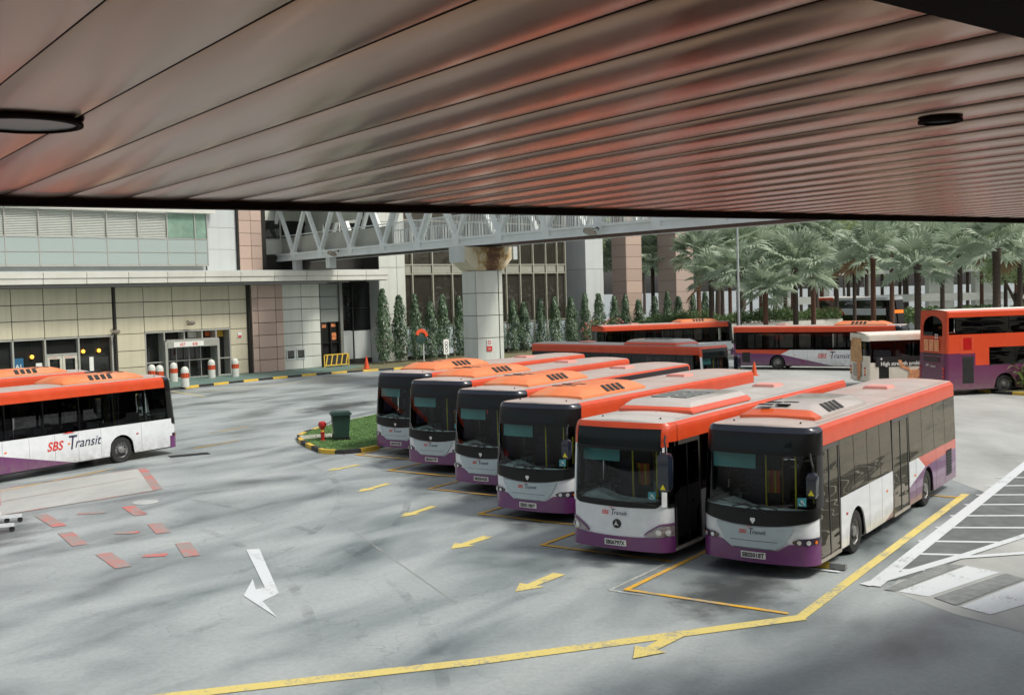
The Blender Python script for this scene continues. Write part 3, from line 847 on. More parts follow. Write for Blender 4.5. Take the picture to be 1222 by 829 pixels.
def roof_bits(parent, b, key, kind):
    m_r = m_roofgrey if kind == 'citaro' else m_roof
    cpart(key, 'roof', lambda: b.roof(MB()), m_r, parent)
    if kind == 'scania': vent_pod(parent, key, 1.35, 4.9, .84, .26, b.H + .03, m_pod, .55, .24, big_y=2.75)
    elif kind == 'scania_pale': vent_pod(parent, key, 1.35, 4.9, .84, .26, b.H + .03, m_podpale2, .55, .24, big_y=2.35)
    else:
        vent_pod(parent, key, 1.9, 5.3, .95, .26, b.H + .03, m_podcit, .4, .16, slots=False)
        def f():
            m = MB()
            for x in (-.5, 0.02):
                for k in range(4): m.box(x, x + .42, 2.7 + k * .42, 3.0 + k * .42, b.H + .300, b.H + .325)
            return m
        cpart(key, 'pod_grating', f, m_int, parent)
    def f():
        m = MB()
        m.box(-.32, .32, 8.4, 9.1, b.H + .03, b.H + .11); m.box(-.28, .28, 8.45, 9.05, b.H + .11, b.H + .13); return m
    cpart(key, 'roof_hatch', f, mat('hatch_pink', srgb(222, 160, 150), .5), parent)
    def f():
        m = MB()
        for y in (1.15, 5.3, 6.7, 8.1, 9.5, 10.9):
            P = [(-1.02 + 2.04 * q / 8, b.H + .062 * (1 - (2 * (.09 + .82 * q / 8) - 1) ** 2)) for q in range(9)]
            for (xa, za), (xb, zb_) in zip(P[:-1], P[1:]): m.add([(xa, y, za + .004), (xb, y, zb_ + .004), (xb, y + .015, zb_ + .004), (xa, y + .015, za + .004)], [(0, 1, 2, 3)])
        for sg in (1, -1): m.add([(sg * 1.0, .9, b.H + .028), (sg * 1.012, .9, b.H + .027), (sg * 1.012, 11.7, b.H + .027), (sg * 1.0, 11.7, b.H + .028)], [(0, 1, 2, 3)])
        return m
    cpart(key, 'roof_seam', f, mat('seam_grey', g1(.14), .7), parent)
    # front edge seam bolts
    for x in (-.7, .75):
        def f(x=x):
            m = MB(); m.lathe([(0, .03), (.02, .03), (.02, 0)], 8, 'z', (x, .75, b.H + .035)); return m
        cpart(key + 'bo%s' % x, 'marker_lamp', f, m_black, parent)

def make_bus(kind, pos, yaw, label, plate_txt=None, glass=None, vest=False, blind=True, board=False, dark_rail=False, front=True, rear=False, logo_off=False, pale=False, group='buses in purple, white and orange livery'):
    b = B2 if kind == 'citaro' else B1
    t = thing('single_deck_bus', label, 'bus', (pos[0], pos[1], 0), -radians(yaw), group)
    gl = glass or m_tint
    side_common(t, b, kind + ('B' if glass else ''), m_livery, m_orange, gl, m_tint)
    (front_citaro if kind == 'citaro' else front_scania)(t, b, kind + 'f')
    cabin(t, b, kind + 'c', vest, blind, board)
    rear_common(t, b, kind + 'r', m_purple, m_orange)
    roof_bits(t, b, kind + ('p' if pale else ''), 'citaro' if kind == 'citaro' else ('scania_pale' if pale else 'scania'))
    if plate_txt: plate(t, b, plate_txt, .0, .36, key=kind)
    if logo_off: logo(t, b, kind + 'lo', 'off', .48, 4.75, .84)
    if dark_rail:
        def f():
            m = MB(); b.rect(m, b.sy(4.4), b.sy(11.75), RAIL + .02, b.H - .06, .008, .01, 8, 4); return m
        r = cpart(kind, 'dark_advert_strip', f, mat('strip_dark', srgb(38, 26, 30), .4), t)
        def f():
            m = MB(); P = b.S(b.sy(6), RAIL + .1, .022)
            put_text(m, 'Guide', .26, (P.x, 5.2, RAIL + .1), (0, 1, 0), (0, 0, 1), .3, 0); return m
        cpart(kind + 'g', 'strip_lettering', f, m_plate, r)
    return t

# -------- double decker
BD = Body(12.0, 1.25, 4.35, .12, .35, 1.2, .27, .16, .12)
DDP = srgb(104, 40, 80)
m_ddp = mat('double_deck_purple', DDP, .32, var=.08, coat=.4)
m_dd = livery('double_deck_paint', 4.4, [(srgb(216, 72, 30), None), (DDP, [(0, -1, 1.52)]), (DDP, [(1, 0, -10.3), (0, -1, 2.16)]), (WHITE, [(-1, 0, 6.9), (0, -1, 1.52), ln(6.9, 1.42, 2.2, 1.0, False)])])
m_ddw = livery('far_double_deck_paint', 4.4, [(srgb(214, 220, 224), None), (ORANGE, [(1, .0, -6.6), ln(6.6, 3.15, 10.2, 2.2, False) if False else (.95, -1, -.95 * 6.2 + 2.2)])])
m_ddroof = mat('double_deck_roof', srgb(232, 226, 216), .45, var=.06)
def make_dd(pos, yaw, label, paint, near_detail=True, key='dd'):
    b = BD; t = thing('double_deck_bus', label, 'bus', (pos[0], pos[1], 0), -radians(yaw), 'double-deck buses')
    Hh = b.H
    for sg in (1, -1):
        A = arch((2.8, 8.6), .58, .5)(b, .3)
        for nm, z0, z1, fn in (('lower_panel', None, 1.50, A), ('middle_panel', 2.42, 3.12, None), ('upper_rail', 4.0, Hh, None)):
            def f(z0=z0, z1=z1, fn=fn):
                m = MB(); s0, s1 = b.sy(.6), b.sy(11.85); n = 160 if fn else 12
                b.patch(m, lambda u, v: (sg * (s0 + (s1 - s0) * u), (fn(s0 + (s1 - s0) * u) if fn else z0) * (1 - v) + z1 * v), n, 4, 0, .03); return m
            cpart(key + nm + str(sg), nm, f, paint, t)
        def f():
            m = MB(); b.rect(m, sg * b.sy(9.5), sg * b.sy(11.85), 1.5, 2.42, 0, .03, 3, 2); return m
        cpart(key + 'rq%d' % sg, 'rear_quarter_panel', f, paint, t)
        for k in range(6):
            a = .7 + k * 1.46
            def f(a=a):
                m = MB(); b.rect(m, sg * b.sy(a), sg * b.sy(a + 1.43), 1.505, 2.415, -.01, .012, 2, 2); return m
            cpart(key + 'lw%d%d' % (sg, k), 'lower_deck_window', f, m_bwin, t)
        for k in range(7):
            a = .7 + k * 1.53
            def f(a=a):
                m = MB(); b.rect(m, sg * b.sy(a), sg * b.sy(a + 1.5), 3.125, 3.99, -.01, .012, 2, 2); return m
            cpart(key + 'uw%d%d' % (sg, k), 'upper_deck_window', f, m_bwin, t)
        for y in (2.8, 8.6):
            def f(y=y):
                m = MB(); n = 14; vs = []
                for x in (sg * (b.W - .035), sg * (b.W - .62)):
                    for i in range(n + 1):
                        a = pi * i / n; vs.append((x, y + .59 * cos(a), .5 + .59 * sin(a) if 0 < i < n else .3))
                m.add(vs, [(i, i + 1, n + 2 + i, n + 1 + i) for i in range(n)] + [tuple(range(n + 1, 2 * n + 2))], False); return m
            cpart(key + 'ww%d%f' % (sg, y), 'wheel_well', f, m_black, t)
            wheel(t, sg * (b.W - .19), y, sg)
    # rear
    for nm, z0, z1 in (('rear_lower_panel', .3, 2.16), ('rear_upper_panel', 2.165, 3.05), ('rear_top_panel', 4.08, Hh)):
        def f(z0=z0, z1=z1):
            m = MB(); [b.rect(m, sg * b.sy(11.85), sg * b.SE, z0, z1, 0, .03, 10, 5) for sg in (1, -1)]; return m
        cpart(key + nm, nm, f, m_ddp if z1 < 2.2 and paint is m_dd else m_orange, t)
    def f():
        m = MB()
        for sg in (1, -1): b.rect(m, sg * b.sy(11.85), sg * (b.SE - .86), 3.05, 4.08, 0, .03, 8, 5)
        # spandrels around the arched window
        def g(sg):
            def h(u, v):
                x = .86 * u; z0 = 3.55 + .53 * sqrt(max(0, 1 - (x / .86) ** 2)); return sg * (b.SE - x), z0 + (4.09 - z0) * v
            return h
        for sg in (1, -1): b.patch(m, g(sg), 12, 3, 0, .03)
        return m
    cpart(key, 'rear_window_frame', f, m_orange, t)
    def f():
        m = MB(); [b.rect(m, sg * (b.SE - .88), sg * b.SE, 3.05, 4.1, -.02, .01, 6, 3) for sg in (1, -1)]; return m
    cpart(key, 'arched_rear_window', f, m_tint, t)
    def f():
        m = MB()
        for sg in (1, -1): b.rect(m, sg * (b.SE - .8), sg * b.SE, 2.06, 2.14, .02, .04, 4)
        for k in range(3): m.box(-.7, .7, b.L - .02, b.L + .03, 1.9 - k * .09, 1.94 - k * .09)
        return m
    cpart(key, 'rear_louvre', f, m_black, t)
    for k in range(3):          # advert with three pale columns of print
        def f(k=k):
            m = MB(); x = -.66 + k * .46
            for j in range(5): m.box(x, x + .38, b.L + .0, b.L + .022, 2.28 + j * .12, 2.37 + j * .12)
            return m
        cpart(key + 'ad%d' % k, 'printed_column', f, mat('advert_cream', srgb(244, 170, 120), .5), t)
    def f():
        m = MB(); put_text(m, '22', .3, (-.3, b.L + .004, 2.95), (-1, 0, 0), (0, 0, 1), 0, .006); return m
    cpart(key, 'rear_number', f, m_plate, t)
    def f():
        m = MB(); put_text(m, 'SBS', .17, (.5, b.L + .02, 1.48), (-1, 0, 0), (0, 0, 1), .25, .0); put_text(m, 'Transit', .17, (.12, b.L + .02, 1.44), (-1, 0, 0), (0, 0, 1), .25, .0); return m
    cpart(key, 'lettering', f, m_plate, t)
    for sg in (1, -1):
        for z in (.8, 1.0, 1.2, 1.4):
            def f(sg=sg, z=z):
                m = MB(); m.lathe([(0, .05), (.06, .05), (.075, .03), (.075, 0)], 12, 'y', (sg * 1.03, b.L - .01, z)); return m
            cpart(key + 'tl%d%f' % (sg, z), 'tail_light', f, m_red, t)
    plate(t, b, 'SBS7322Y', 0, .5, rear=True, key=key)
    # offside emergency door and engine grille
    def f():
        m = MB(); b.rect(m, -b.sy(11.15), -b.sy(10.35), 2.14, 3.05, .006, .02, 2); return m
    ed = cpart(key, 'emergency_door', f, m_orange, t)
    def f():
        m = MB(); b.rect(m, -b.sy(10.98), -b.sy(10.5), 2.32, 2.95, .012, .02, 2); return m
    cpart(key, 'red_hatch_glass', f, mat('hatch_red', srgb(176, 22, 20), .2, coat=.5), ed)
    def f():
        m = MB(); b.rect(m, -b.sy(11.05), -b.sy(10.4), .62, 2.0, .006, .02, 2); return m
    eg = cpart(key, 'side_engine_grille', f, m_vent, t)
    def f():
        m = MB()
        for k in range(9): b.rect(m, -b.sy(11.02), -b.sy(10.43), .7 + k * .14, .73 + k * .14, .018, .012, 1)
        return m
    cpart(key, 'grille_slat', f, m_black, eg)
    # front
    def f():
        m = MB(); b.rect(m, -b.sy(.6), b.sy(.6), .28, 1.3, 0, .03, 30, 3); b.rect(m, -b.sy(.6), b.sy(.6), 4.0, Hh, 0, .03, 30, 5); return m
    cpart(key, 'front_panel', f, m_white, t)
    def f():
        m = MB(); b.rect(m, -1.5, 1.5, 1.3, 4.0, -.004, .03, 36, 10); return m
    fg = cpart(key, 'front_window', f, m_tint, t)
    def f():
        m = MB(); b.rect(m, -.9, .9, 2.6, 2.95, .012, .01, 16); return m
    cpart(key, 'destination_display', f, mat('amber_display', srgb(240, 120, 30), .5, emit=(srgb(250, 120, 20), .6)), fg)
    cpart(key, 'roof', lambda: b.roof(MB(), .05), m_ddroof, t)
    def f():
        m = MB(); m.box(-1.17, 1.17, .45, 11.8, .26, .34); m.box(-1.15, 1.15, .5, 11.8, 2.2, 2.3); return m
    cpart(key, 'deck_floor', f, m_intd, t)
    for k in range(14):         # seats seen through the glass
        for z in (.75, 2.35):
            y = 1.3 + (k // 2) * 1.15; x = (-.72, .72)[k % 2]
            if z < 1 and y > 9: continue
            def f():
                m = MB(); m.box(-.4, .4, -.2, .22, .35, .45); m.box(-.4, .4, .2, .27, .45, 1.05); return m
            cpart('ddseat', 'seat', f, mat('seat_orange', srgb(230, 110, 40), .8, var=.3, scale=8) if k % 3 == 0 else m_seat, t, (x, y, z))
    return t
m_bwin = glass_mat('double_deck_glass', (.62, .54, .42), 2.0, .02, .7, .06)

# ------------------------------------------------------------------ ground
def ground_material():
    m, n, o = newmat('yard_concrete')
    p = N(n, 'ShaderNodeBsdfPrincipled'); p.inputs['Specular IOR Level'].default_value = .45
    tc = N(n, 'ShaderNodeTexCoord')
    mp0 = N(n, 'ShaderNodeMapping'); mp0.inputs['Rotation'].default_value = (0, 0, radians(-55)); mp = N(n, 'ShaderNodeMapping'); mp.inputs['Scale'].default_value = (.46, 1, 1)
    L(n, tc.outputs['Object'], mp0.inputs[0]); L(n, mp0.outputs[0], mp.inputs[0])
    n1 = N(n, 'ShaderNodeTexNoise', Scale=.48, Detail=5.0, Roughness=.5, Distortion=.4); L(n, mp.outputs[0], n1.inputs['Vector'])
    r1 = ramp(n, n1.outputs[0], [(.28, srgb(88, 98, 99)), (.41, srgb(134, 143, 144)), (.54, srgb(160, 168, 168)), (.72, srgb(176, 183, 182))])
    n2 = N(n, 'ShaderNodeTexNoise', Scale=9.0, Detail=8.0, Roughness=.75); L(n, tc.outputs['Object'], n2.inputs['Vector'])
    r2_ = ramp(n, n2.outputs[0], [(.3, g1(.80)), (.7, g1(1.08))])
    mu = N(n, 'ShaderNodeMixRGB', blend_type='MULTIPLY'); mu.inputs[0].default_value = 1; L(n, r1.outputs[0], mu.inputs[1]); L(n, r2_.outputs[0], mu.inputs[2])
    # aggregate speckle
    n3 = N(n, 'ShaderNodeTexNoise', Scale=70.0, Detail=3.0, Roughness=.8); L(n, tc.outputs['Object'], n3.inputs['Vector'])
    r3 = ramp(n, n3.outputs[0], [(.36, g1(.82)), (.5, g1(1.0)), (.7, g1(1.12))])
    mu2 = N(n, 'ShaderNodeMixRGB', blend_type='MULTIPLY'); mu2.inputs[0].default_value = .8; L(n, mu.outputs[0], mu2.inputs[1]); L(n, r3.outputs[0], mu2.inputs[2])
    # fine hairline cracks
    vo = N(n, 'ShaderNodeTexVoronoi', feature='DISTANCE_TO_EDGE', Scale=.22); 
    nd = N(n, 'ShaderNodeTexNoise', Scale=1.2, Detail=6.0); L(n, tc.outputs['Object'], nd.inputs['Vector'])
    ad = N(n, 'ShaderNodeVectorMath', operation='MULTIPLY_ADD'); L(n, nd.outputs['Color'], ad.inputs[0]); ad.inputs[1].default_value = (1.6, 1.6, 0); L(n, tc.outputs['Object'], ad.inputs[2])
    L(n, ad.outputs[0], vo.inputs['Vector'])
    cr = ramp(n, vo.outputs['Distance'], [(0, g1(.72)), (.0035, g1(1))])
    mu3 = N(n, 'ShaderNodeMixRGB', blend_type='MULTIPLY'); mu3.inputs[0].default_value = .7; L(n, mu2.outputs[0], mu3.inputs[1]); L(n, cr.outputs[0], mu3.inputs[2])
    # sunlit brightness to the right and far end is painted by a separate sheet
    L(n, mu3.outputs[0], p.inputs['Base Color'])
    rr = ramp(n, n1.outputs[0], [(.35, g1(.30)), (.6, g1(.55))]); L(n, rr.outputs[0], p.inputs['Roughness'])
    b = N(n, 'ShaderNodeBump', Strength=.25, Distance=.01); L(n, n2.outputs[0], b.inputs['Height']); L(n, b.outputs[0], p.inputs['Normal'])
    L(n, p.outputs[0], o.inputs[0]); return m
m_ground = ground_material()
mb = MB(); mb.add([(-900, -300, 0), (900, -300, 0), (900, 1500, 0), (-900, 1500, 0)], [(0, 1, 2, 3)])
structure('ground', mb, m_ground)

def paint_mat(name, col, wear=.35):
    """worn road paint: flakes off to show the concrete colour"""
    m, n, o = newmat(name); p = N(n, 'ShaderNodeBsdfPrincipled', Roughness=.7)
    tc = N(n, 'ShaderNodeTexCoord'); no = N(n, 'ShaderNodeTexNoise', Scale=14.0, Detail=8.0, Roughness=.8); L(n, tc.outputs['Object'], no.inputs['Vector'])
    nb = N(n, 'ShaderNodeTexNoise', Scale=1.3, Detail=3.0); L(n, tc.outputs['Object'], nb.inputs['Vector'])
    ad = N(n, 'ShaderNodeMath', operation='MULTIPLY_ADD'); L(n, nb.outputs[0], ad.inputs[0]); ad.inputs[1].default_value = .6; L(n, no.outputs[0], ad.inputs[2])
    r = ramp(n, ad.outputs[0], [(.92 - wear * .5, g1(0)), (1.02 - wear * .4, g1(.9))])
    mx = N(n, 'ShaderNodeMixRGB'); L(n, r.outputs[0], mx.inputs[0]); mx.inputs[1].default_value = col; mx.inputs[2].default_value = srgb(140, 144, 140)
    L(n, mx.outputs[0], p.inputs['Base Color']); L(n, p.outputs[0], o.inputs[0]); return m
pm_yel = paint_mat('yellow_road_paint', srgb(214, 196, 116), .2)
pm_yelb = paint_mat('bright_yellow_road_paint', srgb(214, 164, 44), .25)
pm_wht = paint_mat('white_road_paint', srgb(206, 212, 214), .06)
pm_wht2 = paint_mat('worn_white_road_paint', srgb(196, 200, 196), .6)
pm_red = paint_mat('faded_red_road_paint', srgb(206, 98, 90), .5)
m_dark = mat('patched_asphalt', srgb(104, 110, 108), .8, var=.2, scale=2.5, bump=.2, bscale=30, dirt=(srgb(76, 82, 80), .6))
m_slab = mat('pale_slab_and_sunlit_yard', srgb(176, 179, 175), .55, var=.12, scale=.5, dirt=(srgb(112, 114, 110), .7), stretch=(1, .4, 1))  # pale tone of the red marked slab, also paints the sunlit yard
LV = {}
def flat(name, polys, m, z, kind='structure', parent=None):
    mb = MB()
    for i, P in enumerate(polys): mb.add([(x, y, z + i * .0006) for x, y in P], [tuple(range(len(P)))])
    o = obj(name, mb, m, parent)
    if parent is None: o['kind'] = kind
    return o
def stripe(a, b, w, w2=None):
    a = Vector(a); b = Vector(b); d = (b - a).normalized(); nn = Vector((-d.y, d.x)); w2 = w if w2 is None else w2
    return [tuple(a + nn * w / 2), tuple(a - nn * w / 2), tuple(b - nn * w2 / 2), tuple(b + nn * w2 / 2)]
# bay frame: L along the buses (away), W across
YB = radians(35.0)
def LW(l, w): return (l * sin(YB) + w * cos(YB), l * cos(YB) - w * sin(YB))

# painted sunlit yard, island and slab sheets on the ground (4 mm steps)
flat('painted_sunlit_yard', [[(7.7, 19.4), (9, 17.3), (14, 15.5), (34, 20), (42, 80), (8, 80), (8.5, 60), (12.5, 40), (13.0, 30.6), (7.1, 21.1)]], m_slab, .004)  # paler colour puts the sunlit brightness of the right-hand yard into the ground
flat('hatched_island_surface', [[(7.0, 21.6), (7.9, 21.9), (9.5, 23.35), (11.6, 25.1), (18.2, 30.6), (16.4, 35.4)]], m_dark, .008)
flat('red_marked_slab', [[(-16.9, 35.6), (-13.35, 39.5), (-11.3, 34.9), (-14.9, 31.0)]], m_slab, .008)

# yellow lines
flat('yellow_line', [stripe((-7.2, 15.9), (-.6, 17.6), .30), stripe((-.6, 17.6), (5.02, 19.45), .30), stripe((4.93, 19.38), (12.4, 30.4), .21)], pm_yel, .012)
YL = [(18.9, -7.34, -10.65), (21.35, -10.9, -14.25), (23.6, -14.5, -17.75), (26.0, -18.0, -21.45), (28.15, -21.7, -24.95), (30.45, -25.2, -28.55)]
bays = []
for i, (l, wr, wl) in enumerate(YL):
    bays.append(stripe(LW(l, wr), LW(l, wl - .05), .12))
    bays.append(stripe(LW(l, wl), LW(l + 12.3, wl), .12))
flat('bay_line', bays, pm_yelb, .016)
flat('bay_end_line', [stripe(LW(31.4, -7.3), LW(31.4, -8.6), .12)], pm_yelb, .016)
wb = []
for i, (l, wr, wl) in enumerate(YL[:3]):
    wb.append(stripe(LW(l - .15, wl + (.0 if i == 0 else 1.0) - .28), LW(l + 2.2, wl - .28 + (.0 if i == 0 else 1.0)), .09))
    wb.append(stripe(LW(l - .18, wl - .3), LW(l - .18, wl + .5), .07))
flat('old_bay_line', wb, pm_wht2, .008)
# bay centre arrows in the lane
def arrow(tip, tail, w, z=.012, name='yellow_arrow', m=pm_yel, head=.45):
    a = Vector(tip); b = Vector(tail); d = (b - a).normalized(); nn = Vector((-d.y, d.x)); Ln = (b - a).length; h = a + d * Ln * head
    P = [a, h + nn * w * 1.5, h + nn * w * .55, b + nn * w * .75, b - nn * w * .75, h - nn * w * .55, h - nn * w * 1.5]
    o = flat(name, [[tuple(q) for q in P]], m, z); return o
for a, b, w in (((-.07, 21.68), (.86, 22.98), .2), ((-1.55, 25.53), (-.7, 26.75), .2), ((-3.1, 29.41), (-2.3, 30.8), .17), ((-4.79, 33.42), (-4.0, 34.8), .17), ((-6.43, 37.67), (-5.5, 38.9), .16)):
    arrow(a, b, w, head=.36)
arrow((1.79, 17.48), (2.75, 18.75), .2, .020, head=.36)
flat('white_turn_arrow', [[(-6.42, 26.05), (-6.12, 26.09), (-4.83, 22.1), (-4.86, 21.93), (-5.02, 21.50), (-4.49, 20.35), (-5.50, 21.95), (-5.62, 23.26), (-5.36, 22.40), (-5.20, 22.52)]], pm_wht, .012)
# hatched island lines
e0, e1 = (6.88, 21.35), (16.6, 35.6)
hl = [stripe(e0, e1, .30), stripe((6.75, 21.42), (9.5, 23.5), .24), stripe((9.5, 23.5), (12.6, 26.0), .2), stripe((12.6, 26.0), (17.4, 30.4), .2), stripe((9.35, 23.35), (11.9, 23.75), .2)]
flat('hatch_border_line', hl, pm_wht, .020)
bars = []
for a, b in (((7.55, 22.53), (8.3, 22.46)), ((8.45, 23.85), (9.6, 23.60)), ((9.1, 25.0), (11.0, 24.62)), ((10.0, 26.33), (12.6, 25.95)), ((10.85, 27.6), (14.2, 27.2)), ((11.75, 28.92), (15.4, 28.5)), ((12.6, 30.2), (16.6, 29.7)), ((13.4, 31.5), (17.8, 31.0)), ((14.25, 32.75), (17.6, 32.3))):
    bars.append(stripe(a, b, .15))
flat('hatch_bar', bars, pm_wht, .012)
flat('zebra_stripe', [[(7.23, 20.92), (9.25, 22.68), (9.68, 22.1), (7.65, 20.52)], [(7.97, 19.83), (10.3, 21.75), (10.8, 20.9), (8.29, 19.30)]], pm_wht, .012)
flat('old_zebra_patch', [[(7.0, 21.05), (8.8, 22.9), (9.22, 22.72), (7.2, 20.95)], [(7.72, 20.44), (9.75, 22.0), (9.95, 21.55), (7.92, 19.9)]], mat('scrubbed_asphalt', srgb(136, 140, 138), .8, var=.25, scale=5, dirt=(srgb(100, 106, 104), .5)), .016)
# red marks
def reds():
    P = [stripe((-16.9, 35.7), (-13.3, 39.6), .07), stripe((-13.35, 39.5), (-11.3, 34.85), .3), stripe((-11.3, 34.75), (-14.9, 31.0), .08), stripe((-15.8, 33.2), (-12.8, 37.4), .04)]
    return P
flat('red_slab_outline', reds(), pm_red, .012)
RB = [((-13.55, 31.3), (-12.1, 29.3)), ((-11.35, 32.2), (-10.4, 30.6)), ((-11.85, 28.8), (-10.65, 26.9)), ((-9.75, 29.6), (-9.0, 28.1)), ((-9.9, 26.2), (-8.75, 24.5)), ((-8.25, 27.1), (-7.5, 25.4))]
for i, (a, b) in enumerate(RB):
    A_ = Vector(a); B_ = Vector(b); C_ = (A_ + B_) / 2; flat('red_number_block', [stripe(tuple(C_ + (A_ - C_) * .85), tuple(C_ + (B_ - C_) * .85), .36)], pm_red, .012)
for a, b in (((-12.4, 31.15), (-11.65, 31.3)), ((-10.35, 28.4), (-9.75, 28.4)), ((-8.75, 25.7), (-8.2, 25.75))):
    flat('red_number_block', [stripe(a, b, .3)], pm_red, .012)
flat('left_bay_line', [stripe((-17.6, 33.2), (-14.4, 39.6), .1), stripe((-12.9, 44.5), (-11.6, 46.6), .1), stripe((-13.6, 49.5), (-12.4, 51.7), .1)], pm_yelb, .012)
flat('far_bay_line', [stripe((-22.6, 73.5), (-19.0, 68.5), .14), stripe((-20.8, 71.6), (-11.5, 82.5), .12)], pm_yel, .012)

# concrete joints, drain grate, manhole
mb = MB()
for q in (stripe((-4.9, 29.6), (-1.2, 21.0), .03), stripe((-8.8, 33.0), (-6.8, 29.2), .02)): mb.add([(x, y, .006) for x, y in q], [(0, 1, 2, 3)])
structure('expansion_joint', mb, pm_wht2)
g = thing('drain_grate', 'dark rectangular drain grate in front of the leftmost bus', 'drain', (-12.55, 42.6, 0), radians(28))
mb = MB(); mb.box(-.75, .75, -.24, -.2, .0, .02); mb.box(-.75, .75, .2, .24, 0, .02); mb.box(-.75, -.71, -.2, .2, 0, .02); mb.box(.71, .75, -.2, .2, 0, .02); obj('grate_frame', mb, m_vent, g)
mb = MB()
for k in range(22): mb.box(-.70 + k * .065, -.67 + k * .065, -.2, .2, .003, .017)
obj('grate_bars', mb, m_vent, g)
mb = MB(); mb.lathe([(0, .018), (.30, .018), (.36, .014), (.38, 0)], 28); tag(obj('manhole_cover', mb, mat('manhole_pale', srgb(172, 176, 174), .7, var=.15, scale=8), None, (-11.0, 32.7, .008)), 'round pale manhole cover beside the red marked slab', 'manhole')
mb = MB()
for k in range(1): mb.add([(7.9, 15.9, .012), (9.6, 17.2, .012), (9.62, 17.18, .012), (7.92, 15.88, .012)], [(0, 1, 2, 3)])
structure('slab_joint', mb, m_vent)
# oil and water stains where engines idle in the bays
def stain_mat():
    m, n, o = newmat('oil_stain'); p = N(n, 'ShaderNodeBsdfPrincipled', Roughness=.35); p.inputs['Base Color'].default_value = srgb(66, 70, 70)
    tc = N(n, 'ShaderNodeTexCoord'); no = N(n, 'ShaderNodeTexNoise', Scale=1.1, Detail=7.0, Roughness=.6); L(n, tc.outputs['Object'], no.inputs['Vector'])
    sc = N(n, 'ShaderNodeVectorMath', operation='LENGTH'); mp = N(n, 'ShaderNodeMapping'); mp.inputs['Scale'].default_value = (.60, .27, 1); L(n, tc.outputs['Object'], mp.inputs[0]); L(n, mp.outputs[0], sc.inputs[0])
    su = N(n, 'ShaderNodeMath', operation='SUBTRACT'); L(n, no.outputs[0], su.inputs[0]); L(n, sc.outputs['Value'], su.inputs[1])
    ad = N(n, 'ShaderNodeMath', operation='ADD'); L(n, su.outputs[0], ad.inputs[0]); ad.inputs[1].default_value = .30
    r = ramp(n, ad.outputs[0], [(.14, g1(0)), (.66, g1(.72))])
    t = N(n, 'ShaderNodeBsdfTransparent'); mx = N(n, 'ShaderNodeMixShader'); L(n, r.outputs[0], mx.inputs[0]); L(n, t.outputs[0], mx.inputs[1]); L(n, p.outputs[0], mx.inputs[2])
    L(n, mx.outputs[0], o.inputs[0]); return m
m_stain = stain_mat()
for i, (l, wr, wl) in enumerate(YL):
    for dl, sc_ in ((.9, 1), (6.5, 1.25)):
        x, y = LW(l + dl, (wr + wl) / 2 + .2); mb = MB(); mb.add([(-1.7, -3.6, 0), (1.7, -3.6, 0), (1.7, 3.6, 0), (-1.7, 3.6, 0)], [(0, 1, 2, 3)])
        o = obj('oil_stain', mb, m_stain, None, (x, y, .010), -YB); o['kind'] = 'structure'; o.scale = (1, sc_, 1)

def tyre_mat():
    m, n, o = newmat('tyre_mark'); p = N(n, 'ShaderNodeBsdfPrincipled', Roughness=.6); p.inputs['Base Color'].default_value = srgb(70, 74, 74)
    tc = N(n, 'ShaderNodeTexCoord'); no = N(n, 'ShaderNodeTexNoise', Scale=.8, Detail=6.0, Roughness=.7); L(n, tc.outputs['Object'], no.inputs['Vector'])
    r = ramp(n, no.outputs[0], [(.48, g1(0)), (.8, g1(.34))]); t = N(n, 'ShaderNodeBsdfTransparent'); mx = N(n, 'ShaderNodeMixShader')
    L(n, r.outputs[0], mx.inputs[0]); L(n, t.outputs[0], mx.inputs[1]); L(n, p.outputs[0], mx.inputs[2]); L(n, mx.outputs[0], o.inputs[0]); return m
m_tyre = tyre_mat(); random.seed(11); mb = MB()
for (cx, cy, r, a0, a1) in ((-24, 30, 19, -30, 35), (-16, 44, 10, -60, 25), (-4, 62, 18, 150, 215), (22, 44, 9, 150, 235), (-26, 14, 23, 5, 50)):
    for dr in (0, 1.95):
        n_ = 26; V = []
        for i in range(n_ + 1):
            a = radians(a0 + (a1 - a0) * i / n_)
            for w_ in (-.11, .11): V.append((cx + cos(a) * (r + dr + w_), cy + sin(a) * (r + dr + w_), .0245 + dr * .0003 + cx * .00001))
        mb.add(V, [(2 * i, 2 * i + 1, 2 * i + 3, 2 * i + 2) for i in range(n_)])
structure('tyre_mark', mb, m_tyre)
for (x, y, a_, sx_, sy_) in ((-14.6, 28.2, .9, 2.4, 1.1), (6.4, 24.6, -.62, .5, .5), (-9.5, 60, -.5, 1.6, 1.6)):
    mb = MB(); mb.add([(-1.7, -3.6, 0), (1.7, -3.6, 0), (1.7, 3.6, 0), (-1.7, 3.6, 0)], [(0, 1, 2, 3)])
    o = obj('damp_patch', mb, m_stain, None, (x, y, .0105), a_); o['kind'] = 'structure'; o.scale = (sx_, sy_, 1)

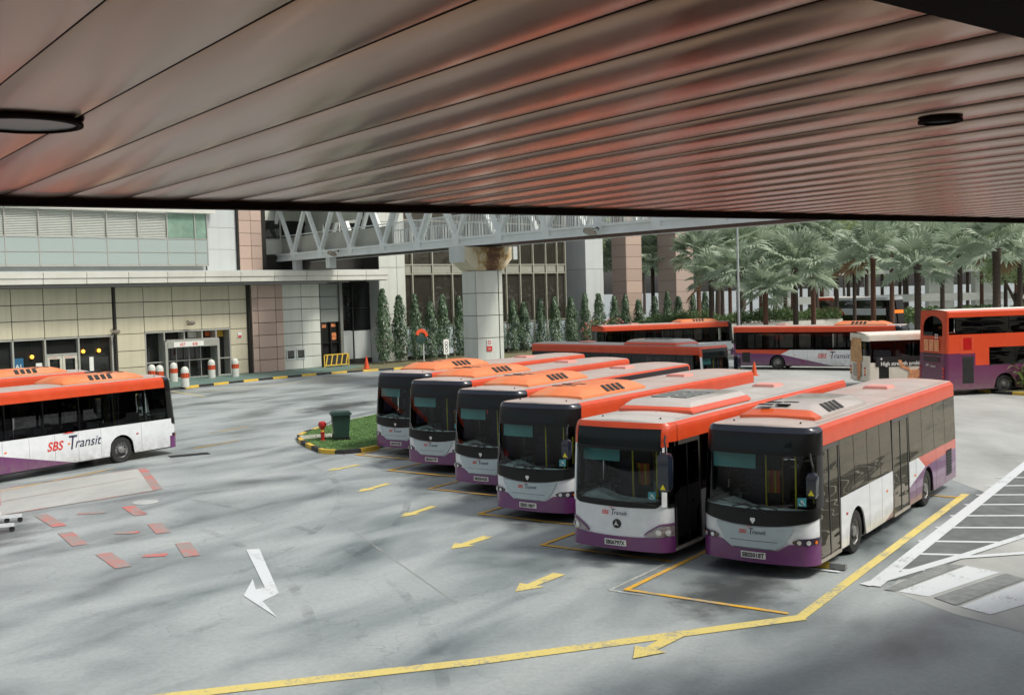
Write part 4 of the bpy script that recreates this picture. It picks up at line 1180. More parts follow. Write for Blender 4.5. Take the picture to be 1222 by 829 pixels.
# ------------------------------------------------------------------ kerbs
m_ky = mat('kerb_yellow', srgb(222, 184, 66), .6, var=.1, scale=4, dirt=(srgb(150, 132, 80), .5))
m_kb = mat('kerb_black', g1(.02), .6, var=.3, scale=4, dirt=(srgb(90, 90, 84), .4))
m_kc = mat('kerb_concrete', srgb(178, 176, 166), .7, var=.12, scale=3)
def kerb(pts, seg, label, start=0, w=.16, h=.15, closed=False, plain=False):
    t = thing('kerb', label, 'kerb', (pts[0][0], pts[0][1], 0))
    P = [Vector(p) for p in pts]; cum = [0]
    for i in range(1, len(P)): cum.append(cum[-1] + (P[i] - P[i - 1]).length)
    def at(d):
        d = max(0, min(cum[-1], d)); i = 0
        while i < len(cum) - 2 and cum[i + 1] < d: i += 1
        return P[i] + (P[i + 1] - P[i]) * ((d - cum[i]) / (cum[i + 1] - cum[i]))
    n = int(round(cum[-1] / seg)); O = P[0]
    for k in range(n):
        d0, d1 = cum[-1] * k / n, cum[-1] * (k + 1) / n - .012
        mb = MB(); rows = []
        for j in range(4):
            q = at(d0 + (d1 - d0) * j / 3); e = .15; tt = (at(min(cum[-1], d0 + (d1 - d0) * j / 3 + e)) - at(d0 + (d1 - d0) * j / 3 - e)).normalized(); nn = Vector((-tt.y, tt.x)); q = q - O
            rows.append([(q + nn * a).to_3d() + Vector((0, 0, z)) for a, z in ((-w / 2, 0), (-w / 2, h - .03), (-w / 2 + .03, h), (w / 2, h), (w / 2, 0))])
        vs = [v for r in rows for v in r]; fs = [(0, 1, 2, 3, 4), (19, 18, 17, 16, 15)]
        for j in range(3):
            for i in range(5): fs.append((j * 5 + i, j * 5 + (i + 1) % 5, (j + 1) * 5 + (i + 1) % 5, (j + 1) * 5 + i))
        mb.add(vs, fs); obj('kerb_stone', mb, m_kc if plain else (m_ky, m_kb)[(k + start) % 2], t)
    return t
KP = [(-27.6, 66.0), (-25.1, 70.4), (-22.9, 74.6), (-21.6, 77.0), (-20.3, 78.9), (-18.9, 80.8), (-17.3, 82.8), (-15.5, 84.9), (-13.6, 86.5), (-11.2, 88.0), (-8.4, 89.8), (-4, 92.8), (4, 98.4), (14, 105)]
kerb(KP, 1.35, 'long black and yellow kerb along the green walkway and tree bed')
# walkway and tree bed behind the kerb
FA = radians(44); FD = Vector((sin(FA), cos(FA))); FN = Vector((cos(FA), -sin(FA))); P0 = Vector((-20.67, 87.77)); FROT = radians(46)
def fp(s, n): q = P0 + FD * s - FN * n; return (q.x, q.y)
m_walk = mat('green_walkway', srgb(96, 122, 114), .6, var=.12, scale=1.2, dirt=(srgb(130, 146, 140), .5))
wp = [p for p in KP if p[1] < 87]; wk = [(x, y) for x, y in wp] + [fp(9.6, -2.2), fp(9.6, 6), fp(-26, 6)]
mb = MB(); mb.prism(wk, .0, .14); structure('walkway', mb, m_walk)
m_soil = mat('bed_soil', srgb(110, 104, 78), .95, var=.3, scale=5, dirt=(srgb(86, 110, 60), .8))
bed = [(-13.3, 86.75), (-11.2, 88.1), (-8.4, 89.9), (-4, 92.9), (4, 98.5), (14, 105.1), fp(60, 0), fp(9.7, 0)]
mb = MB(); mb.prism(bed, .0, .13); structure('planting_bed', mb, m_soil)

# small grass island at the head of the first bay
ISL = [(-5.3, 42.75), (-5.9, 42.0), (-6.6, 41.7), (-7.3, 42.1), (-8.0, 43.5), (-8.7, 45.2), (-9.1, 46.8), (-9.0, 48.2), (-8.6, 49.6)]
kerb(ISL, .95, 'short curved black and yellow kerb round the grass island', w=.2, h=.16)
ISB = [(-8.6, 49.6), (-8.2, 51.2), (-7.5, 53.0), (-6.4, 55.2), (-4.0, 58.4), (2.0, 66.5)]
kerb(ISB, 2.2, 'plain concrete kerb on the far side of the grass island', w=.14, h=.13, plain=True)
m_grass = mat('grass', srgb(92, 122, 74), .9, var=.25, scale=6, bump=.5, bscale=60, dirt=(srgb(70, 104, 58), .6))
mb = MB(); mb.prism(ISL[::-1][0:0] + [(-5.3, 42.85), (-5.95, 42.1), (-6.6, 41.8), (-7.2, 42.2), (-7.95, 43.55), (-8.62, 45.25), (-9.0, 46.8), (-8.9, 48.2), (-8.52, 49.6), (-8.12, 51.2), (-7.42, 53.0), (-6.35, 55.1), (-3.95, 58.3), (2.0, 66.4), (3.2, 65.4)], 0, .14)
structure('grass_island', mb, m_grass)
def blades(name, pts, h, mat_, n, seed=1, zb=.14):
    random.seed(seed); mb = MB()
    xs = [p[0] for p in pts]; ys = [p[1] for p in pts]
    def inside(x, y):
        c = False; j = len(pts) - 1
        for i in range(len(pts)):
            if (pts[i][1] > y) != (pts[j][1] > y) and x < (pts[j][0] - pts[i][0]) * (y - pts[i][1]) / (pts[j][1] - pts[i][1]) + pts[i][0]: c = not c
            j = i
        return c
    k = 0; V = []; F = []
    while k < n:
        x = random.uniform(min(xs), max(xs)); y = random.uniform(min(ys), max(ys))
        if not inside(x, y): continue
        a = random.uniform(0, 2 * pi); hh = h * random.uniform(.5, 1.3); w_ = .012; lx, ly = random.uniform(-.03, .03), random.uniform(-.03, .03)
        V += [(x - cos(a) * w_, y - sin(a) * w_, zb), (x + cos(a) * w_, y + sin(a) * w_, zb), (x + lx, y + ly, zb + hh)]; F.append((3 * k, 3 * k + 1, 3 * k + 2)); k += 1
    mb.add(V, F); o = obj(name, mb, mat_, None, recalc=False); return tag(o, 'short mown grass growing on the kerbed island', 'grass', kind='stuff')
m_blade = mat('grass_blade', srgb(104, 138, 80), .8, var=.3, scale=3)
blades('grass', [(-5.3, 42.85), (-5.95, 42.1), (-6.6, 41.8), (-7.2, 42.2), (-7.95, 43.55), (-8.62, 45.25), (-9.0, 46.8), (-8.9, 48.2), (-8.1, 51.2), (-6.3, 55.1), (-2.5, 58.3)], .055, m_blade, 26000)
mb = MB(); mb.box(-.9, .55, -.6, .6, .135, .165)
o = obj('concrete_pad', mb, m_kc, None, (-8.0, 46.2, 0), radians(20)); o['kind'] = 'structure'
# right-hand island with a plant
R1 = [(30, 54.5), (27.5, 55.0), (26.0, 55.6), (25.0, 56.8), (24.6, 58.2), (25.0, 59.6), (26.5, 60.0)]
kerb(R1, 1.25, 'black and yellow kerb of the planted island beside the double-deck bus', start=1, w=.2, h=.16)
mb = MB(); mb.prism([(30, 54.6), (27.5, 55.1), (26.05, 55.7), (25.1, 56.85), (24.75, 58.2), (25.05, 59.5), (26.5, 59.9), (30, 60)], 0, .15); structure('planted_island', mb, m_soil)

# ------------------------------------------------------------------ canopy overhead (we stand under it)
CZ = CAMH + .75
m_plank = mat('soffit_panel', srgb(158, 106, 70), .18, metal=.85, var=.06, scale=.6)
m_brown = mat('canopy_beam', srgb(40, 27, 23), .9, var=.2, spec=.15)
canopy = thing('canopy', 'low metal plank canopy filling the top of the picture with a dark edge beam', 'canopy', (0, 7, CZ))
CO = Vector((0, 7))
pd = Vector((sin(radians(-35.6)), cos(radians(-35.6)))); pe = Vector((pd.y, -pd.x))     # plank direction, across (to the right)
EA = Vector((-3.43, 7.64)); ED = (Vector((6.2, 13.8)) - EA).normalized()
def edge_t(off):        # distance along pd at which the plank with this offset meets the edge line
    # off*pe + t*pd = EA + s*ED
    a = pd.x; b = -ED.x; c = pd.y; d = -ED.y; r0 = EA.x - off * pe.x; r1 = EA.y - off * pe.y
    det = a * d - b * c; return (r0 * d - b * r1) / det
PW = .402; ph0 = 2.437
for k in range(-13, 34):
    o0 = ph0 + k * PW; t0 = max(-9.0, -9 + 0); te0, te1 = edge_t(o0), edge_t(o0 + PW)
    mb = MB(); prof = [(0.0, .022), (.002, .020), (.003, .002), (.016, -.002), (.13, -.006), (.22, -.0075), (.31, -.006), (PW - .02, .001), (PW - .0015, .004), (PW, .022)]
    vs = []; n = len(prof)
    for (a, z) in prof:
        q = pe * (o0 + a) + pd * t0 - CO; vs.append((q.x, q.y, z))
    for (a, z) in prof:
        te = te0 + (te1 - te0) * a / PW; q = pe * (o0 + a) + pd * te - CO; vs.append((q.x, q.y, z))
    mb.add(vs, [(i, i + 1, n + i + 1, n + i) for i in range(2, n - 2)], True); mb.cur = 1
    mb.add(vs, [(i, i + 1, n + i + 1, n + i) for i in (0, 1, n - 2)], False)
    obj('ceiling_plank', mb, [m_plank, m_brown], canopy, recalc=False)
E1 = EA - ED * 9; E2 = EA + ED * 22
EN = Vector((-ED.y, ED.x))                       # outwards
if EN.dot(Vector((0, 1))) < 0: EN = -EN
def cbar(name, a, b, w, z0, z1, m):
    mb = MB(); a = a - CO; b = b - CO; d = (b - a).normalized(); nn = Vector((-d.y, d.x)) * w / 2
    mb.prism([tuple(a + nn), tuple(b + nn), tuple(b - nn), tuple(a - nn)], z0, z1); return obj(name, mb, m, canopy)
cbar('edge_beam', E1 + EN * .06, E2 + EN * .06, .12, -.055, .5, m_brown)
cbar('edge_trim', E1 + EN * .135, E2 + EN * .135, .03, -.035, .46, mat('canopy_trim', srgb(96, 74, 66), .5))
# slab above the planks
mb = MB(); A = EA - CO
mb.prism([tuple(E1 - CO), tuple(E2 - CO), tuple(E2 - EN * 22 - CO), tuple(E1 - EN * 22 - CO)], .06, .45); obj('roof_slab', mb, m_brown, canopy)
# cross beam that shows in the top right corner
b0 = Vector((1.165, 3.06)); bd = (Vector((1.48, 3.315)) - b0).normalized(); bn = Vector((bd.y, -bd.x))
cbar('cross_beam', b0 - bd * 1.2 + bn * .2, b0 + bd * 9 + bn * .2, .4, -.03, .05, m_brown)
def downlight(x, y, r, rim):
    t = thing('recessed_downlight', ('round recessed ceiling light at the upper left with a pale disc' if rim else 'small dark recessed ceiling light at the upper right'), 'ceiling light', (x, y, CZ - .012), 0, 'round lights in the plank canopy')
    mb = MB(); mb.lathe([(r, 0), (r, -.012), (r - .022, -.016), (r - .026, .0), (r - .03, .02)], 36); obj('light_rim', mb, m_brown, t)
    mb = MB(); mb.lathe([(r - .03, .02), (0, .02)] if False else [(0, -.006), (r - .028, -.006)], 36); obj('light_lens', mb, mat('lens_grey', srgb(120, 112, 106), .3) if rim else m_vent, t)
downlight(-1.94, 4.52, .225, True); downlight(2.0, 5.16, .098, False)

# the concourse block we stand on, and the building across the road on the right (both show in the bus glass)
CBK = thing('concourse_block', 'raised concourse the yard is viewed from, under the plank canopy', 'building', (0, 2, 0))
q1 = EA - EN * 6.4 - ED * 16 - Vector((0, 2)); q2 = EA - EN * 6.4 + ED * 26 - Vector((0, 2)); m_conc = mat('concourse_wall', srgb(200, 192, 172), .6, var=.08, scale=.6, dirt=(srgb(160, 150, 130), .4))
mb = MB(); mb.prism([tuple(q1), tuple(q2), tuple(q2 - EN * 16), tuple(q1 - EN * 16)], 0, 4.2); obj('wall', mb, m_conc, CBK)
for k in range(12):
    a = q1 + ED * (k * 3.5 + .4) + EN * .02; c = a + ED * 2.6; mb = MB(); mb.prism([tuple(a), tuple(c), tuple(c + EN * .05), tuple(a + EN * .05)], .3, 3.0); obj('window', mb, mat('concourse_glass', g1(.02), .08, coat=1), CBK)
OB = thing('office_block', 'cream building with dark window bands across the road, outside the frame on the right', 'building', (44, 8, 0), radians(62))
mb = MB(); mb.box(0, 70, 0, -14, 0, 13); obj('wall', mb, m_conc, OB)
for z in (.6, 4.2, 7.8, 11):
    for k in range(14):
        kk = ('obw', z > 10)
        if kk not in CACHE: q = MB(); q.box(0, 4.0, 0, .06, 0, 2.3 if z < 10 else 1.3); CACHE[kk] = q.mesh('window', MATS['concourse_glass'])
        link('window', CACHE[kk], OB, (.6 + k * 5, 0, z))

# ------------------------------------------------------------------ bus station building (left)
m_cream = mat('cream_panel', srgb(200, 193, 168), .5, var=.06, scale=.7, dirt=(srgb(160, 152, 128), .4))
m_grey = mat('grey_panel', srgb(204, 208, 198), .5, var=.05, scale=.7, dirt=(srgb(158, 158, 146), .35))
m_pink = mat('granite_panel', srgb(184, 162, 148), .55, var=.14, scale=14, dirt=(srgb(160, 130, 112), .35))
m_joint = mat('panel_joint', srgb(46, 44, 40), .9)
m_lite = mat('light_cladding', srgb(196, 202, 200), .5, var=.05, scale=.6, dirt=(srgb(168, 170, 164), .35))
m_frame = mat('aluminium_frame', srgb(176, 176, 168), .4, metal=.3, var=.08)
m_shop = darkglass('shopfront_glass', (.02, .022, .02, 1), 1.5, (1, 1, 1, 1), .02)
m_blueglass = darkglass('curtain_wall_glass', (.05, .07, .07, 1), 1.8, (.86, .97, .93, 1), .03, .03)
m_parap = darkglass('parapet_glass', srgb(160, 173, 169), 1.45, (.95, 1, 1, 1), .08)
m_louv = mat('louvre', srgb(194, 198, 190), .5, var=.05)
BL = thing('bus_station_building', 'cream panelled bus station building with shopfront, entrance and projecting fascia on the left', 'building', (P0.x, P0.y, 0), FROT)
# local frame: x along the wall to the right, y into the wall, z up
def panels(xs, zs, m, y=0.0, gap=.045, th=.05, parent=None, name='wall_panel', back=True):
    pa = parent or BL
    if back:
        mb = MB(); mb.box(xs[0], xs[-1], y + th + .01, y + th + .12, zs[0], zs[-1]); obj('wall', mb, m_joint, pa)
    for i in range(len(xs) - 1):
        for j in range(len(zs) - 1):
            w_, h_ = xs[i + 1] - xs[i] - gap, zs[j + 1] - zs[j] - gap; k = (name, round(w_, 2), round(h_, 2), m.name)
            if k not in CACHE:
                mb = MB(); b = .012
                mb.add([(0, 0.01, 0), (w_, .01, 0), (w_, .01, h_), (0, .01, h_), (b, 0, b), (w_ - b, 0, b), (w_ - b, 0, h_ - b), (b, 0, h_ - b), (0, th, 0), (w_, th, 0), (w_, th, h_), (0, th, h_)],
                       [(4, 5, 6, 7), (0, 1, 5, 4), (1, 2, 6, 5), (2, 3, 7, 6), (3, 0, 4, 7), (0, 8, 9, 1), (1, 9, 10, 2), (2, 10, 11, 3), (3, 11, 8, 0)]); CACHE[k] = mb.mesh(name, m)
            link(name, CACHE[k], pa, (xs[i] + gap / 2, y, zs[j] + gap / 2))
ZR = [0.14, 1.25, 2.45, 3.68, 4.87, 5.97, 7.1]
panels([-22.8, -20.6, -18.42, -16.24, -13.88, -11.3], [3.68, 4.87, 5.97, 7.1], m_cream)
panels([-11.05, -8.9], ZR, m_cream); panels([-8.9, -6.6, -4.2, -1.75], [3.78, 4.87, 5.97, 7.1], m_cream); panels([-1.75, -.2], ZR, m_cream)
mb = MB(); mb.box(-11.3, -11.05, .0, .2, .14, 7.1); obj('gutter_recess', mb, m_joint, BL)
mb = MB(); mb.box(-11.22, -11.12, -.08, .0, .14, 7.1); obj('downpipe', mb, mat('pipe_dark', srgb(54, 50, 44), .5), BL)
# pink granite column, stands proud
zs = [0.14] + [.14 + .98 * i for i in range(1, 7)] + [7.1]
mb = MB(); mb.box(-.2, 0, -.25, .3, .14, 7.1); obj('column_shadow_gap', mb, m_joint, BL)
panels([0, .55, 2.2, 2.9], zs, m_pink, -.45, .04)
mb = MB(); mb.box(-.0, .05, -.44, .2, .14, 7.1); mb.box(2.85, 2.9, -.44, .2, .14, 7.1); obj('column_side', mb, m_pink, BL)
panels([2.9, 5.0, 6.85], zs, m_grey, 0)
# two square vents near the ground
for x in (3.35, 4.35):
    mb = MB(); f = .1
    mb.box(x, x + .85, -.06, 0, .95, 1.05); mb.box(x, x + .85, -.06, 0, 1.7, 1.8); mb.box(x, x + .1, -.06, 0, 1.05, 1.7); mb.box(x + .75, x + .85, -.06, 0, 1.05, 1.7); v = obj('vent_frame', mb, m_lite, BL)
    mb = MB()
    for k in range(7): mb.box(x + .1, x + .75, -.03, -.005, 1.06 + k * .092, 1.12 + k * .092)
    obj('vent_louvre', mb, m_joint, v)
# shopfront
mb = MB(); mb.box(-22.8, -11.3, .30, .34, .14, 3.68); obj('shopfront_window', mb, m_shop, BL)
fr = MB()
for x in (-20.6, -18.42, -16.24, -13.88, -11.42): fr.box(x - .06, x + .06, .0, .34, .14, 3.68)
fr.box(-22.8, -11.3, .0, .34, 3.56, 3.68); fr.box(-22.8, -11.3, .0, .34, .14, .24); obj('shopfront_frame', fr, m_frame, BL)
mb = MB(); 
mb.box(-16.18, -13.94, .1, .3, 2.42, 2.56)
obj('door_header', mb, m_frame, BL)
for x0 in (-16.1, -15.02):
    x1 = x0 + 1.05; mb = MB(); mb.box(x0, x0 + .17, .12, .2, .16, 2.42); mb.box(x1 - .17, x1, .12, .2, .16, 2.42); mb.box(x0 + .17, x1 - .17, .12, .2, 2.2, 2.42); mb.box(x0 + .17, x1 - .17, .12, .2, .16, .42); d = obj('shop_door', mb, mat('door_cream', srgb(200, 196, 182), .45), BL)
    mb = MB(); put_text(mb, 'AUTOMATIC', .13, (x0 + .12, .118, 2.26), (1, 0, 0), (0, 0, 1), 0, 0, .8); obj('door_lettering', mb, m_redp, d)
# hanging lamps and notices behind and on the glass
m_glow = mat('lamp_glow', srgb(255, 180, 70), .5, emit=(srgb(255, 160, 50), 2.2))
m_shopin = MATS['shopfront_glass']
for i, (x, z) in enumerate(((-17.1, 2.45), (-13.5, 2.62), (-12.35, 2.62))):
    t = thing('pendant_lamp', ('glowing orange lamp left of the shop doors', 'dim orange lamp just right of the shop doors', 'bright orange lamp at the right end of the shopfront')[i], 'lamp', (P0 + FD * x - FN * (-.0)).to_3d(), 0, 'orange lamps in the shopfront')
    t.location = (*fp(x, .18)[:2], z); mb = MB(); mb.lathe([(0, -.14), (.09, -.1), (.13, 0), (.09, .1), (0, .14)], 12); obj('lamp_globe', mb, m_glow, t); mb = MB(); mb.tube([(0, 0, .14), (0, 0, 1.0)], .01, 6); obj('lamp_cord', mb, m_black, t)
def sign_board(x, z0, w_, h_, label, cols, txt=None, y=.27, legs=False, cat='sign', group=None):
    t = thing('sign', label, cat, (*fp(x, y), z0), FROT, group); mb = MB(); mb.box(-w_ / 2, w_ / 2, -.02, .02, 0, h_); obj('sign_panel', mb, cols[0], t)
    if len(cols) > 1: mb = MB(); mb.box(-w_ / 2 + .02, w_ / 2 - .02, -.03, -.022, .02, h_ * .42); obj('sign_band', mb, cols[1], t)
    if txt:
        mb = MB(); put_text(mb, txt[0], txt[1], (-w_ / 2 + .06, -.034, h_ * txt[2]), (1, 0, 0), (0, 0, 1), 0, .003); obj('sign_lettering', mb, txt[3], t)
    return t
m_bann = mat('banner_blue', srgb(40, 96, 130), .5, var=.2, scale=9)
sign_board(-18.0, .9, .62, 1.5, 'tall blue printed banner standing behind the shopfront glass at the far left', (m_bann,), ('A1', .4, .55, m_plate), .2)
sign_board(-16.62, 1.1, .42, .9, 'small white and red notice on the shopfront glass left of the doors', (m_plate, m_redp), None, .26)
sign_board(-12.9, 1.2, .3, 1.0, 'narrow white notice on the shopfront glass right of the doors', (m_plate,), None, .26)
sign_board(-.95, 3.0, .34, .4, 'small white and red notice high on the panel right of the entrance', (m_plate, m_redp), None, -.03)
# entrance
mb = MB(); mb.box(-8.9, -1.75, .85, .9, .14, 3.72); obj('entrance_window', mb, m_shop, BL)
fr = MB(); fr.box(-8.9, -1.75, -.02, .9, 3.66, 3.78)
for x in (-8.86, -7.35, -5.7, -4.2, -3.0, -1.79): fr.box(x - .05, x + .05, .0, .85, .14 if x in (-8.86, -7.35, -3.0, -1.79) else 3.1, 3.66)
fr.box(-7.35, -3.0, -.35, .85, 2.98, 3.1)
for x in (-7.4, -3.05): fr.box(x - .1, x + .1, -.35, .1, .14, 3.0)
fr.box(-8.86, -7.35, .0, .08, 1.45, 1.53); fr.box(-3.0, -1.79, 0, .08, 1.45, 1.53); fr.box(-3.0, -1.79, 0, .08, .14, .24)
fr.box(-7.3, -3.1, .4, .46, 1.45, 1.52)
for x in (-6.2, -5.15, -4.15): fr.box(x - .025, x + .025, .4, .46, .14, 2.6)
fr.box(-7.3, -3.1, .4, .46, .14, .22); obj('entrance_frame', fr, m_frame, BL)
mb = MB(); mb.box(-7.3, -3.1, -.38, .45, 2.5, 2.98); obj('entrance_header', mb, mat('header_grey', srgb(156, 158, 148), .5), BL)
mb = MB(); mb.box(-8.82, -7.4, .0, .1, .3, 1.4); 
eb = thing('number_board', 'white board with two red route numbers above the entrance doors', 'sign', (*fp(-5.6, -.4), 2.55), FROT)
mb = MB(); mb.box(-1.25, 1.25, -.03, .0, 0, .38); obj('sign_panel', mb, m_plate, eb)
mb = MB(); put_text(mb, '437', .34, (-.75, -.036, .06), (1, 0, 0), (0, 0, 1), 0, .004, .9); put_text(mb, '438', .34, (.28, -.036, .06), (1, 0, 0), (0, 0, 1), 0, .004, .9); obj('sign_lettering', mb, m_redp, eb)
for i, (x, z, w_, h_, m_) in enumerate(((-4.4, 3.14, 1.15, .46, m_plate), (-2.4, 3.12, .95, .5, mat('poster_yellow', srgb(216, 170, 60), .5, var=.4, scale=3)), (-3.3, 3.2, .4, .34, mat('poster_orange', srgb(206, 104, 40), .5, var=.4, scale=4)))):
    t = thing('poster', ('white poster in the transom over the entrance', 'yellow patterned poster over the right side light', 'orange poster between the white and yellow ones')[i], 'poster', (*fp(x, .8), z), FROT); t.name = 'poster'
    mb = MB(); mb.box(-w_ / 2, w_ / 2, -.02, .0, 0, h_); o = obj('poster_sheet', mb, m_, t)
# dark service door and the recess to its right
panels([6.95, 8.85], [3.85, 4.95, 6.0, 7.1], mat('slate_panel', srgb(128, 134, 128), .5, var=.05), .1)
mb = MB(); mb.box(6.95, 8.85, .3, .34, .14, 3.85); obj('service_door_glass', mb, m_shop, BL)
fr = MB(); [fr.box(x - .05, x + .05, .08, .3, .14, 3.85) for x in (7.0, 7.95, 8.8)]; fr.box(6.95, 8.85, .08, .3, 2.1, 2.16); obj('service_door_frame', fr, m_black, BL)
for q in ((7.35, 3.4, .5, .3), (8.35, 3.45, .45, .3), (8.4, 2.35, .45, .6)):
    mb = MB(); mb.box(q[0] - q[2] / 2, q[0] + q[2] / 2, .27, .295, q[1], q[1] + q[3]); obj('door_sticker', mb, mat('sticker_warm', srgb(210, 130, 80), .5, var=.6, scale=5), BL)
mb = MB(); mb.box(8.85, 9.15, -.1, 1.6, .14, 7.2); obj('recess_pier', mb, mat('pier_grey', srgb(112, 114, 108), .6), BL)
DG = darkglass('dark_recess_glass', (.012, .013, .014, 1), 1.45)
for i in range(2):
    x0 = 9.3 + i * 2.0; mb = MB(); mb.box(x0, x0 + 1.85, 1.3, 1.35, 3.0, 7.2); obj('recess_window', mb, DG, BL)
    mb = MB(); mb.box(x0, x0 + 1.85, 1.25, 1.35, .55, 2.96); obj('recess_panel', mb, m_lite, BL)
fr = MB(); [fr.box(x, x + .12, 1.2, 1.4, .14, 7.2) for x in (9.17, 11.16, 13.15)]; fr.box(9.15, 13.2, 1.22, 1.4, 4.9, 4.96); fr.box(9.15, 13.2, 1.22, 1.5, .14, .54); obj('recess_frame', fr, m_joint, BL)
# pilaster to the right of the recess
panels([13.2, 15.2, 16.15], [.14, 4.3, 8.4, 12.4, 16], m_grey, -.15, .035)
mb = MB(); mb.box(13.15, 13.2, -.14, 1.6, .14, 8.0); obj('pilaster_side', mb, m_lite, BL)
# projecting fascia: two tiers of long metal trays, soffit panels below
FX = [-25.2, -22.0, -18.6, -15.6, -12.6, -9.55, -6.55, -3.5, -.45, 2.6, 5.65, 8.7, 11.7, 14.1]
PROJ = 2.0
k_ = 1.0 - PROJ * .012
m_fas = mat('fascia_tray', srgb(218, 218, 208), .4, metal=.2, var=.05, scale=.6, dirt=(srgb(170, 160, 130), .35))
for i in range(len(FX) - 1):
    a, c = FX[i] - 1.4, FX[i + 1] - 1.4
    for (z0, z1, yy) in ((7.72, 8.12, .0), (7.32, 7.70, .06)):
        mb = MB(); mb.box(a + .02, c - .02, -PROJ + yy, -PROJ + yy + .25, z0, z1); obj('fascia_tray', mb, m_fas, BL)
    mb = MB(); mb.box(a + .03, c - .03, -PROJ + .3, .1, 7.26, 7.3); obj('soffit_panel', mb, mat('soffit_grey', srgb(132, 132, 124), .6), BL)
mb = MB(); mb.box(-26.6, 12.7, -PROJ + .08, 3, 7.3, 8.05); obj('fascia_core', mb, m_joint, BL)
mb = MB(); mb.box(-26.6, 12.6, -PROJ + .3, 3, 8.06, 8.2); obj('roof_edge', mb, m_lite, BL)
# upper storey
mb = MB(); mb.box(-30, 2.0, 1.2, 14, 8.2, 16); obj('upper_storey', mb, m_lite, BL)
UX = [-25.4, -23.2, -20.9, -18.6, -16.3, -13.9, -11.4, -9.0, -6.65, -4.35, -3.3]
U = 1.15
for i in range(len(UX) - 1):
    a, c = UX[i] + .3, UX[i + 1] + .3
    for z0, z1 in ((8.75, 9.62), (9.68, 10.62)):
        mb = MB(); mb.box(a + .04, c - .04, U - .45, U - .42, z0, z1); obj('parapet_pane', mb, m_parap, BL)
    if i < 8:
        mb = MB()
        for k in range(16):
            z = 10.72 + k * .115; mb.add([(a + .04, U - .38, z), (c - .04, U - .38, z), (c - .04, U - .28, z + .10), (a + .04, U - .28, z + .10)], [(0, 1, 2, 3)])
            mb.add([(a + .04, U - .28, z + .10), (c - .04, U - .28, z + .10), (c - .04, U - .38, z + .115), (a + .04, U - .38, z + .115)], [(0, 1, 2, 3)])
        obj('louvre_panel', mb, m_louv, BL, recalc=False)
fr = MB()
for x in UX: fr.box(x + .3 - .04, x + .3 + .04, U - .48, U - .36, 8.6, 12.6)
fr.box(-25.2, -3.0, U - .48, U - .36, 9.62, 9.68); fr.box(-25.2, -3.0, U - .48, U - .36, 10.62, 10.70); fr.box(-25.2, -3.0, U - .48, U - .3, 8.6, 8.74); obj('parapet_frame', fr, m_frame, BL)
for a, c in ((-6.3, -4.1), (-4.0, -3.05)):
    mb = MB(); mb.box(a, c, U - .40, U - .36, 10.72, 12.6); obj('upper_window', mb, m_blueglass if False else mat('green_tint_glass', srgb(120, 150, 132), .06, coat=1, var=.25, scale=1.2), BL)
mb = MB(); mb.box(-26, -2.4, U - .75, U - .3, 12.62, 12.95); obj('upper_cornice', mb, m_fas, BL)
panels([-2.9, -.3, 2.0], [8.2, 9.9, 11.6, 13.3, 16], m_lite, U - .1, .02)
panels([-.1, 1.0, 2.0], [8.2, 9.2, 10.2, 11.2, 12.2, 13.2, 14.2], m_pink, U - .32, .03)
mb = MB(); mb.box(-.25, -.1, U - .3, U, 8.2, 16); obj('column_shadow_gap', mb, m_joint, BL)
mb = MB(); mb.box(2.0, 2.6, U, 3, 8.2, 16); obj('column_shadow_gap', mb, m_joint, BL)

mb = MB(); mb.box(2.6, 13.2, 2.4, 12, 8.2, 16); obj('upper_link_block', mb, m_grey, BL)
for i in range(5):
    mb = MB(); mb.box(2.9 + i * 2.05, 4.75 + i * 2.05, 2.33, 2.42, 10.9, 12.4); obj('upper_link_window', mb, m_shop, BL)
mb = MB(); mb.box(2.6, 13.2, 2.3, 2.38, 8.2, 9.6); obj('under_bridge_shade', mb, m_joint, BL)  # dark sheet painted in for the shaded space beneath the bridge
# office building continuing to the right with a curtain wall
BR = thing('curtain_wall_building', 'office building with bronze glass curtain wall behind the row of columnar trees', 'building', (P0.x, P0.y, 0), FROT)
mb = MB(); mb.box(16.2, 38.2, .25, .3, .14, 16); obj('curtain_wall_glass', mb, darkglass('bronze_curtain_glass', (.035, .032, .026, 1), 1.65, (.95, .9, .78, 1), .02, .02), BR)
m_mull = mat('mullion', srgb(176, 174, 158), .4, metal=.3)
xs_ = [16.25, 17.2, 19.65, 22.1, 24.5, 26.9, 29.3, 31.3, 33.2, 35.1, 36.8, 38.1]
for x in xs_:
    mb = MB(); mb.box(x - .06, x + .06, .02, .25, .14, 16); obj('mullion', mb, m_mull, BR)
for i in range(len(xs_) - 1):
    a, c = xs_[i] + .06, xs_[i + 1] - .06
    mb = MB()
    for z in (3.0, 7.75, 8.6, 12.6): mb.box(a, c, .06, .25, z, z + .1)
    obj('transom', mb, m_mull, BR)
    mb = MB(); mb.box(a + .1, c - .1, .12, .25, 7.88, 8.58); obj('spandrel_panel', mb, mat('spandrel', srgb(150, 152, 138), .45), BR)
    mb = MB(); mb.box(a, c, .14, .25, .45, 2.98); obj('base_panel', mb, mat('base_pale', srgb(188, 200, 206), .4, var=.06), BR)
mb = MB(); mb.box(16.2, 38.2, .31, 8, .14, 16); obj('building_core', mb, m_joint, BR)
mb = MB(); mb.box(16.2, 38.2, .1, .3, .14, .44); obj('plinth', mb, m_joint, BR)
